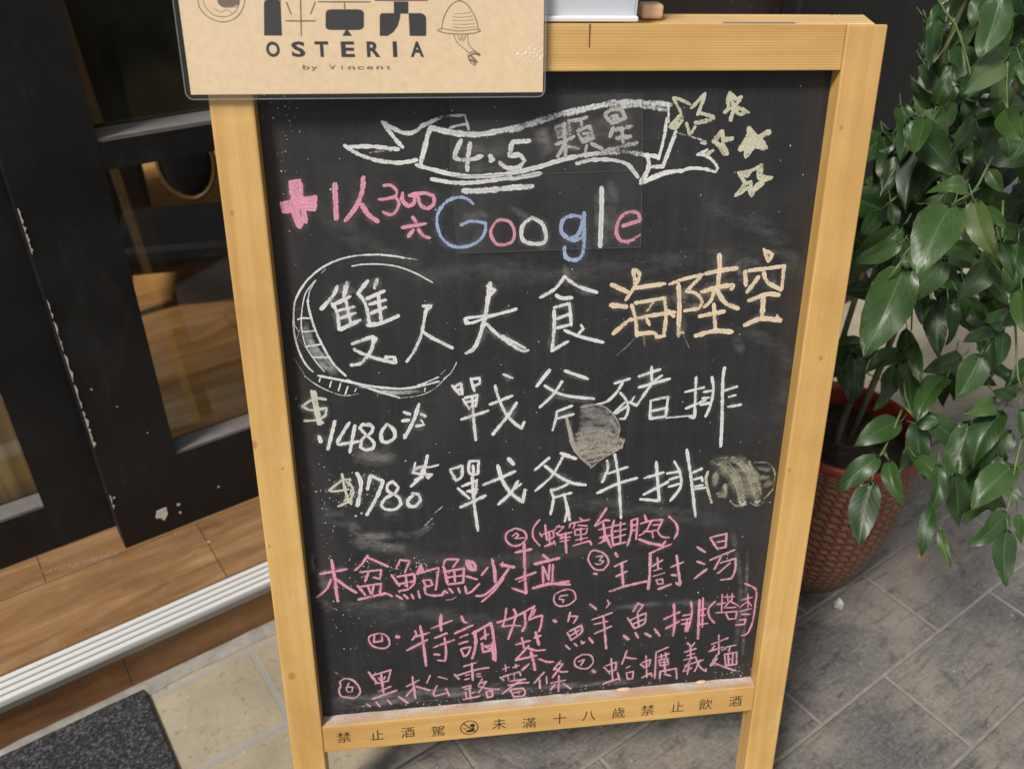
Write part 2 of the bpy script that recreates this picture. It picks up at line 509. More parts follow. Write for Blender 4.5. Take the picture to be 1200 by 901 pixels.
riser_wood = plank_mat('vinyl_plank_riser', (0.13, 0.054, 0.019), (0.24, 0.110, 0.038), (0.34, 0.18, 0.070), rowh=0.3, width=0.9, loc=(-0.195, 0, 0.15), axis_z=True)
alu = NT('ribbed_aluminium')
an = alu.noise(alu.coord('Object', (3, 80, 80)), 1.2, 4)
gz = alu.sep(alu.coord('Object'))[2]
grime = alu.ramp(alu.math('MULTIPLY', alu.math('SUBTRACT', gz, 0.1005), 250.0), [(0.20, 1.0), (0.75, 0.0)])  # shade between the ribs painted into the colour, along with groove dirt
alu.set(Base_Color=alu.mix(grime, (0.86, 0.86, 0.85), (0.26, 0.25, 0.235)) if True else alu.ramp(an, [(0.3, (0.50, 0.50, 0.50)), (0.7, (0.72, 0.72, 0.72))]), Metallic=0.3, Roughness=0.45)  # grime: painted shade between the ribs along with groove dirt
step = empty('entrance_step', SITE, 'low wood plank step with a ribbed silver edge before the black doors', 'step')
b = MB(); b.box((-3, 0.940, 0.0), (1.46, 1.32, 0.0995)); b.build('tread', step_wood, step)
b = MB(); b.box((-3, 0.930, 0.0), (1.46, 0.9395, 0.0965)); b.build('riser', riser_wood, step)
b = MB()
prof = [(0.9215, 0.0880), (0.9205, 0.0995), (0.9225, 0.1016)]
for k in range(4):                                      # four ribs
    o0 = 0.9255 + k * 0.0112
    prof += [(o0, 0.1016), (o0 + 0.0010, 0.1042), (o0 + 0.0070, 0.1042), (o0 + 0.0080, 0.1016)]
prof += [(0.9705, 0.1010), (0.9715, 0.0999), (0.9245, 0.0999), (0.9245, 0.0880)]
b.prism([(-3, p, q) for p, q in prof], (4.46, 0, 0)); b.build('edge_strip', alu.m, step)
# scuffed grains lying in the plank seam
rnd = random.Random(4)
scr = plain('white_grit', (0.42, 0.37, 0.31), 0.9)
def chip(mb, u, off, z, r, n=6, plane='floor', th=0.0008):
    pts = []
    for k in range(n):
        a = 2 * math.pi * k / n + rnd.random() * 0.5
        q = r * rnd.uniform(0.55, 1.2)
        pts.append((u + q * math.cos(a) * 1.1, off + q * math.sin(a), z) if plane == 'floor' else (u + q * math.cos(a), off, z + q * math.sin(a)))
    mb.prism(pts, (0, 0, th) if plane == 'floor' else (0, -th, 0))
b = MB()
for i in range(95):
    u = rnd.choice((rnd.uniform(-0.03, 0.075), rnd.gauss(0.02, 0.02)))
    chip(b, u, 1.128 + (u - 0.02) * -0.16 + rnd.gauss(0, 0.0022), 0.0996, rnd.uniform(0.0003, 0.0009))
for u, off, r in ((0.197, 1.062, 0.0028), (0.05, 1.02, 0.0009), (0.11, 1.005, 0.0008), (0.16, 1.11, 0.001), (-0.01, 1.03, 0.001)):
    chip(b, u, off, 0.0996, r)
b.build('grit', scr, step)
tag(step.children[-1], kind='stuff')

# ------------------------------------------------------------------ door mat
mat_t = NT('grey_carpet')
mn = mat_t.noise(mat_t.coord('Object'), 210, 5, 0.8)
mat_t.set(Base_Color=mat_t.ramp(mn, [(0.38, (0.008, 0.008, 0.010)), (0.52, (0.040, 0.040, 0.046)), (0.66, (0.22, 0.22, 0.23))]), Roughness=1.0)
mat_t.bump(mn, 1.0, 0.004)
b = MB(); b.box((-0.95, 0.34, 0.0045), (0.037, 0.922, 0.0115))
dm = b.build('door_mat', mat_t.m, bevel=0.003); dm.matrix_basis = SITE
tag(dm, 'dark grey carpet door mat lying against the wooden step', 'door mat')

# ------------------------------------------------------------------ shop front
def black_mat(name, base=0.0085, worn=0.0):
    t = NT(name)
    n = t.noise(t.coord('Object'), 11, 6, 0.6)
    n2 = t.noise(t.coord('Object', (40, 40, 40)), 2.2, 5, 0.7)
    c = t.ramp(n, [(0.3, (base * 0.8, base * 0.8, base * 0.85)), (0.75, (base * 1.9, base * 1.85, base * 1.9))])
    c = t.mix(t.ramp(n2, [(0.66, 0.0), (0.82, 0.25)]), c, (0.085, 0.08, 0.075))
    n4 = t.noise(t.coord('Object', (7, 7, 2.5)), 2.0, 6, 0.7, 1.0)
    c = t.mix(t.ramp(n4, [(0.56, 0.0), (0.80, 0.35)]), c, (0.060, 0.057, 0.055))
    if worn:
        n3 = t.noise(t.coord('Object', (30, 160, 70)), 1.6, 5, 0.7)
        c = t.mix(t.ramp(n3, [(0.25, worn * 0.5), (0.70, worn)]), c, (0.24, 0.225, 0.21))
    t.set(Base_Color=c, Roughness=t.ramp(n, [(0.3, 0.42), (0.7, 0.62)]))
    t.b.inputs['Specular IOR Level'].default_value = 0.34
    t.bump(n2, 0.12, 0.001)
    return t.m
black = black_mat('black_gloss_paint', 0.0062)
bead_m = black_mat('worn_black_paint', 0.03, 0.75)
chip_m = plain('bare_undercoat', (0.62, 0.57, 0.50), 0.8, var=0.15, scale=60)
def glass_mat(name, tint, dirt):
    t = NT(name)
    tr = t.node('BsdfTransparent'); tr.inputs[0].default_value = (*tint, 1)
    gl = t.node('BsdfGlossy'); gl.inputs['Roughness'].default_value = 0.03; gl.inputs[0].default_value = (1, 1, 1, 1)
    df = t.node('BsdfDiffuse'); df.inputs[0].default_value = (0.22, 0.225, 0.185, 1)
    m1 = t.node('MixShader'); m2 = t.node('MixShader')
    d = t.math('MULTIPLY', t.ramp(t.noise(t.coord('Object'), 14, 6, 0.65), [(0.3, 0.25), (0.75, 1.0)]), dirt)
    t.put(m1.inputs[0], d); t.put(m1.inputs[1], tr.outputs[0]); t.put(m1.inputs[2], df.outputs[0])
    t.put(m2.inputs[0], t.fresnel()); t.put(m2.inputs[1], m1.outputs[0]); t.put(m2.inputs[2], gl.outputs[0])
    t.put(t.out.inputs[0], m2.outputs[0])
    return t.m
glass = glass_mat('door_glass', (0.96, 0.96, 0.95), 0.012)
glass_dusty = glass_mat('dusty_door_glass', (0.13, 0.15, 0.13), 0.14)

def door(name, label, u0, u1, off, stile_l, stile_r, zb, z0, z1, z2, z3, ztop, upper_glass):
    root = empty(name, SITE @ Matrix.Translation((0, 0, 0)), label, 'sliding door')
    th = 0.045
    b = MB(); b.box((u0, off, zb), (u0 + stile_l, off + th, ztop)); b.build('stile', black, root)
    b = MB(); b.box((u1 - stile_r, off, zb), (u1, off + th, ztop)); b.build('stile', black, root)
    a, c = u0 + stile_l, u1 - stile_r
    b = MB(); b.box((a, off + 0.0003, zb), (c, off + th, z0 - 0.006)); b.build('bottom_rail', black, root)
    b = MB(); b.box((a, off + 0.0003, z1), (c, off + th, z2 - 0.006)); b.build('middle_rail', black, root)
    b = MB(); b.box((a, off + 0.0003, z3), (c, off + th, ztop)); b.build('top_rail', black, root)
    for zz in (z0, z2):                                 # worn sloping ledge under each pane
        b = MB(); b.prism([(a, off + 0.0015, zz - 0.0058), (a, off + 0.0015, zz - 0.001), (a, off + 0.030, zz + 0.003), (a, off + 0.030, zz - 0.0058)], (c - a, 0, 0))
        b.build('glazing_bead', bead_m, root)
    b = MB(); b.box((a, off + 0.0305, z0 - 0.004), (c, off + 0.034, z1 + 0.0)); b.build('lower_pane', glass, root)
    b = MB(); b.box((a, off + 0.0305, z2 - 0.004), (c, off + 0.034, z3 + 0.0)); b.build('upper_pane', upper_glass, root)
    return root
dr = door('sliding_door', 'front black framed glass door with white chips along its left edge, behind the chalkboard', 0.085, 0.94, 1.12, 0.107, 0.107, 0.1005, 0.248, 0.698, 0.739, 2.0, 2.10, glass_dusty)
dl = door('sliding_door', 'rear black framed glass door at far left with a tan blind inside', -0.86, 0.098, 1.18, 0.1, 0.098, 0.1005, 0.190, 0.698, 0.739, 2.0, 2.10, glass_dusty)
# paint flaked off the front door
b = MB()
rnd = random.Random(9)
def flake(z0, z1, w):
    z = z0
    while z < z1:
        h = rnd.uniform(0.006, 0.024); n = 5
        edge_ = [(0.0856, 1.1196, z), ]
        for k in range(n + 1):
            edge_.append((0.0858 + w * rnd.uniform(0.15, 0.8) * math.sin(math.pi * (k + 0.4) / (n + 0.8)), 1.1196, z + h * k / n))
        edge_.append((0.0856, 1.1196, z + h))
        b.prism(edge_, (0, -0.0007, 0))
        z += h + rnd.choice((0.0008, 0.002, 0.006))
flake(0.612, 0.672, 0.004); flake(0.47, 0.50, 0.003); flake(0.36, 0.46, 0.0042); flake(0.305, 0.355, 0.0055); flake(0.185, 0.196, 0.004); flake(0.52, 0.545, 0.0025)
b.prism([(0.139, 1.1196, 0.137), (0.143, 1.1196, 0.150), (0.158, 1.1196, 0.151), (0.1575, 1.1196, 0.137), (0.150, 1.1196, 0.126), (0.146, 1.1196, 0.134)], (0, -0.0008, 0))
for u, z, r in ((0.176, 0.130, 0.003), (0.177, 0.147, 0.0026), (0.243, 0.152, 0.0018), (0.083 + 0.008, 0.205, 0.0018), (0.13, 0.36, 0.001), (0.105, 0.4, 0.0012), (0.16, 0.3, 0.0008)):
    chip(b, u, 1.1196, z, r, plane='wall')
b.build('flaked_paint', chip_m, dr)

shop = empty('shop_building', SITE, 'black and brown shop front wall behind the chalkboard and plant', 'building')
brown = wood_mat('brown_panel', 2, (0.018, 0.010, 0.006), (0.045, 0.024, 0.013), rough=0.4, fine=40)
inner = plain('dim_plaster', (0.10, 0.085, 0.065), 0.8, var=0.3, scale=3)
b = MB(); b.box((0.955, 1.13, 0.1), (1.46, 1.25, 2.12)); b.build('side_panel', brown, shop)
b = MB(); b.box((1.462, 1.085, 0.0), (1.955, 1.30, 2.9)); b.build('pillar', black, shop, bevel=0.012)
b = MB(); b.box((-3.0, 1.12, 2.125), (1.46, 1.30, 2.9)); b.build('lintel', black, shop)
b = MB(); b.box((-3.0, 1.14, 0.1), (-0.87, 1.28, 2.12)); b.build('front_wall', black, shop)
b = MB(); b.box((-3.0, 4.6, 0.0), (1.95, 4.75, 2.9)); b.build('back_wall', inner, shop)
b = MB(); b.box((1.80, 1.305, 0.0), (1.95, 4.595, 2.9)); b.build('side_wall', inner, shop)
b = MB(); b.box((-3.0, 1.305, 0.0), (-2.85, 4.595, 2.9)); b.build('side_wall', inner, shop)
b = MB(); b.box((-3.0, 1.0, 2.905), (1.96, 1.34, 3.0)); b.build('roof', inner, shop)
b = MB(); b.box((-3.0, 3.4, 2.905), (1.96, 4.75, 3.0)); b.build('roof', inner, shop)      # invented roof gap between the two, added to light the inside floor
# scuffs and scratches on the black pillar
b = MB(); rnd = random.Random(3)
for (u, z), ang, L in (((1.60, 0.86), 40, 0.05), ((1.70, 0.84), 60, 0.03), ((1.62, 0.77), 55, 0.05), ((1.655, 0.74), 70, 0.05), ((1.63, 0.715), 30, 0.03), ((1.70, 0.79), 4, 0.05),
                       ((1.70, 0.60), 110, 0.05), ((1.69, 0.56), 75, 0.03), ((1.66, 0.53), 40, 0.04), ((1.60, 0.83), 50, 0.02), ((1.72, 0.50), 88, 0.035), ((1.55, 0.88), 35, 0.03), ((1.66, 0.68), 50, 0.03)):
    p = []
    for k in range(4):
        q = L * (k / 3 - 0.5)
        p.append((u + q * math.cos(R(ang)) + rnd.gauss(0, 0.003), z + q * math.sin(R(ang)) + rnd.gauss(0, 0.003)))
    for (a0, a1), (c0, c1) in zip(p, p[1:]):
        w = rnd.uniform(0.0005, 0.0017)
        if rnd.random() < 0.3: continue
        b.prism([(a0 - w, 1.0846, a1), (a0 + w, 1.0846, a1 + w * 0.4), (c0 + w, 1.0846, c1), (c0 - w, 1.0846, c1 + w * 0.3)], (0, -0.0006, 0))
b.build('scuff_marks', plain('grey_scuff', (0.20, 0.19, 0.18), 0.7), shop)
inwood = plank_mat('inside_floor_planks', (0.34, 0.155, 0.046), (0.60, 0.31, 0.10), (0.76, 0.45, 0.17), loc=(0.5, 0.06, 0))
b = MB(); b.box((-2.85, 1.325, 0.0), (1.80, 4.6, 0.0985))
fl = b.build('floor', inwood); fl.matrix_basis = SITE; tag(fl, kind='structure')

# tan slatted blind behind the left door
t = NT('bamboo_slats')
bx = t.sep(t.coord('Object'))[0]
st = t.noise(t.coord('Object', (55, 1, 0.7)), 1.2, 4, 0.6)
t.set(Base_Color=t.ramp(st, [(0.3, (0.26, 0.15, 0.05)), (0.5, (0.50, 0.32, 0.12)), (0.7, (0.68, 0.47, 0.20))]), Roughness=0.6)
b = MB()
for i in range(44):
    b.box((-0.84 + i * 0.02, 1.262, 0.104), (-0.84 + i * 0.02 + 0.0188, 1.268, 1.95))
bl = b.build('bamboo_blind', t.m); bl.matrix_basis = SITE
tag(bl, 'tan bamboo slat blind standing inside the left glass door', 'blind')

# low oval-backed chair and a cupboard seen through the lower pane
dark = plain('black_leather', (0.010, 0.010, 0.011), 0.45, var=0.3)
tanw = wood_mat('chair_wood', 2, (0.16, 0.09, 0.035), (0.28, 0.17, 0.07))
chair = empty('low_chair', Matrix.Translation(F(0.52, 2.0, 0.0985)) @ Matrix.Rotation(R(8), 4, 'Z'), 'low black chair with an oval tan framed back inside, seen through the lower door pane', 'chair')
b = MB(); rings = []
for j in range(9):                                      # padded oval back
    ph = -math.pi / 2 + math.pi * j / 8
    rings.append([b.vert((0.058 * math.cos(ph) * math.cos(k * math.pi / 16), 0.012 * math.sin(ph), 0.27 + 0.085 * math.cos(ph) * math.sin(k * math.pi / 16))) for k in range(32)])
for a, c in zip(rings, rings[1:]):
    for k in range(32): b.face((a[k], a[(k + 1) % 32], c[(k + 1) % 32], c[k]))
b.build('backrest', dark, chair, smooth=True)
b = MB(); b.tube([(0.062 * math.cos(k * math.pi / 20), 0.0, 0.27 + 0.089 * math.sin(k * math.pi / 20)) for k in range(41)], 0.006, 8, False); b.build('back_frame', tanw, chair, smooth=True)
b = MB(); b.box((-0.17, -0.24, 0.10), (0.17, 0.03, 0.165)); b.build('seat', dark, chair, bevel=0.025)
for x, y in ((-0.15, -0.22), (0.15, -0.22), (-0.15, 0.01), (0.15, 0.01)):
    b = MB(); b.tube([(x, y, 0.105), (x * 1.06, y, 0.0)], [0.017, 0.012], 8); b.build('leg', dark, chair, smooth=True)
b = MB(); b.box((-0.9, 2.15, 0.099), (0.455, 2.6, 0.84)); b.build('body', dark)
cb = bpy.data.objects['body']; cb.name = 'low_cupboard'; cb.matrix_basis = SITE
tag(cb, 'low black cupboard deep inside the shop behind the door glass', 'cupboard')

# ------------------------------------------------------------------ the A-frame chalkboard
nb = Vector((0, -0.97608, 0.21741)); up = Vector((0, 0.21741, 0.97608))
D0 = Vector((-0.156, 0.766, 0.938)); DL = 0.956
base = D0 - up * DL + Vector((0.3, 0, 0))
BM = Matrix(((1, up.x, nb.x, base.x), (0, up.y, nb.y, base.y), (0, up.z, nb.z, base.z), (0, 0, 0, 1)))
cbd = empty('chalkboard_sign', BM, 'wooden A-frame chalkboard covered in white and pink handwriting', 'chalkboard')
W2 = 0.3; T = -0.027; REC = -0.017
b = MB(); b.box((-W2, 0.0, T), (-W2 + 0.0372, DL, 0)); b.build('stile', pine_y, cbd, bevel=0.0016)
b = MB(); b.box((0.2612, 0.0, T), (W2, DL - 0.0004, 0.0)); b.build('stile', pine_y, cbd, bevel=0.0016)
b = MB(); b.box((-W2 + 0.0374, DL - 0.0391, T), (0.2609, DL, -0.0006)); rail = b.build('top_rail', pine_x, cbd, bevel=0.0012)
b = MB(); b.box((-W2 + 0.0374, DL - 0.7877, T), (0.2609, DL - 0.7495, -0.0007)); brail = b.build('bottom_rail', pine_x, cbd, bevel=0.0012)
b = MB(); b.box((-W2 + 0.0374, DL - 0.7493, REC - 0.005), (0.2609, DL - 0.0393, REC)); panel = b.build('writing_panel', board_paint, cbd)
b = MB(); b.prism([(0.0254, DL - 0.0005, -0.0005), (0.0264, DL - 0.0005, -0.0005), (0.0262, DL - 0.019, -0.0005), (0.0256, DL - 0.0195, -0.0005)], (0, 0, 0.0006))
b.build('crack', plain('dark_crack', (0.10, 0.035, 0.012), 0.8), rail)
# rear frame, hinged at the top and leaning the other way
ra = R(7.0); rup = Vector((0, -math.sin(ra), math.cos(ra))); rn = Vector((0, -math.cos(ra), -math.sin(ra)))
RO = Vector((-0.156, 0.7945, 0.932))
def rear(x, d, z):                                      # d down from the rear top, z backwards
    return RO + Vector((x, 0, 0)) - rup * d - rn * z
for x0, x1 in ((0.001, 0.034), (0.571, 0.604)):
    b = MB(); b.box((x0, 0, 0), (x1, 0.9325, 0.026), rear); b.build('rear_leg', pine_y if x0 < 0.1 else pine_pale, cbd, local=False, bevel=0.0015)
b = MB(); b.box((0.0342, 0, 0.0003), (0.5708, 0.038, 0.0258), rear); b.build('rear_rail', pine_pale, cbd, local=False, bevel=0.001)
b = MB(); b.box((0.0342, 0.72, 0.0003), (0.5708, 0.758, 0.0258), rear); b.build('rear_rail', pine_x, cbd, local=False, bevel=0.001)
steel = plain('dull_steel', (0.5, 0.5, 0.5), 0.35, 0.9)
for xc in (0.12, 0.49):
    b = MB(); b.box((xc - 0.034, -0.0008, 0.0005), (xc + 0.034, 0.0001, 0.0016), rear)
    pv = [rear(xc - 0.034 + k * 0.0085, -0.0006, -0.0012) for k in range(9)]
    b.tube(pv, 0.0012, 8)
    b.build('hinge', steel, cbd, local=False)

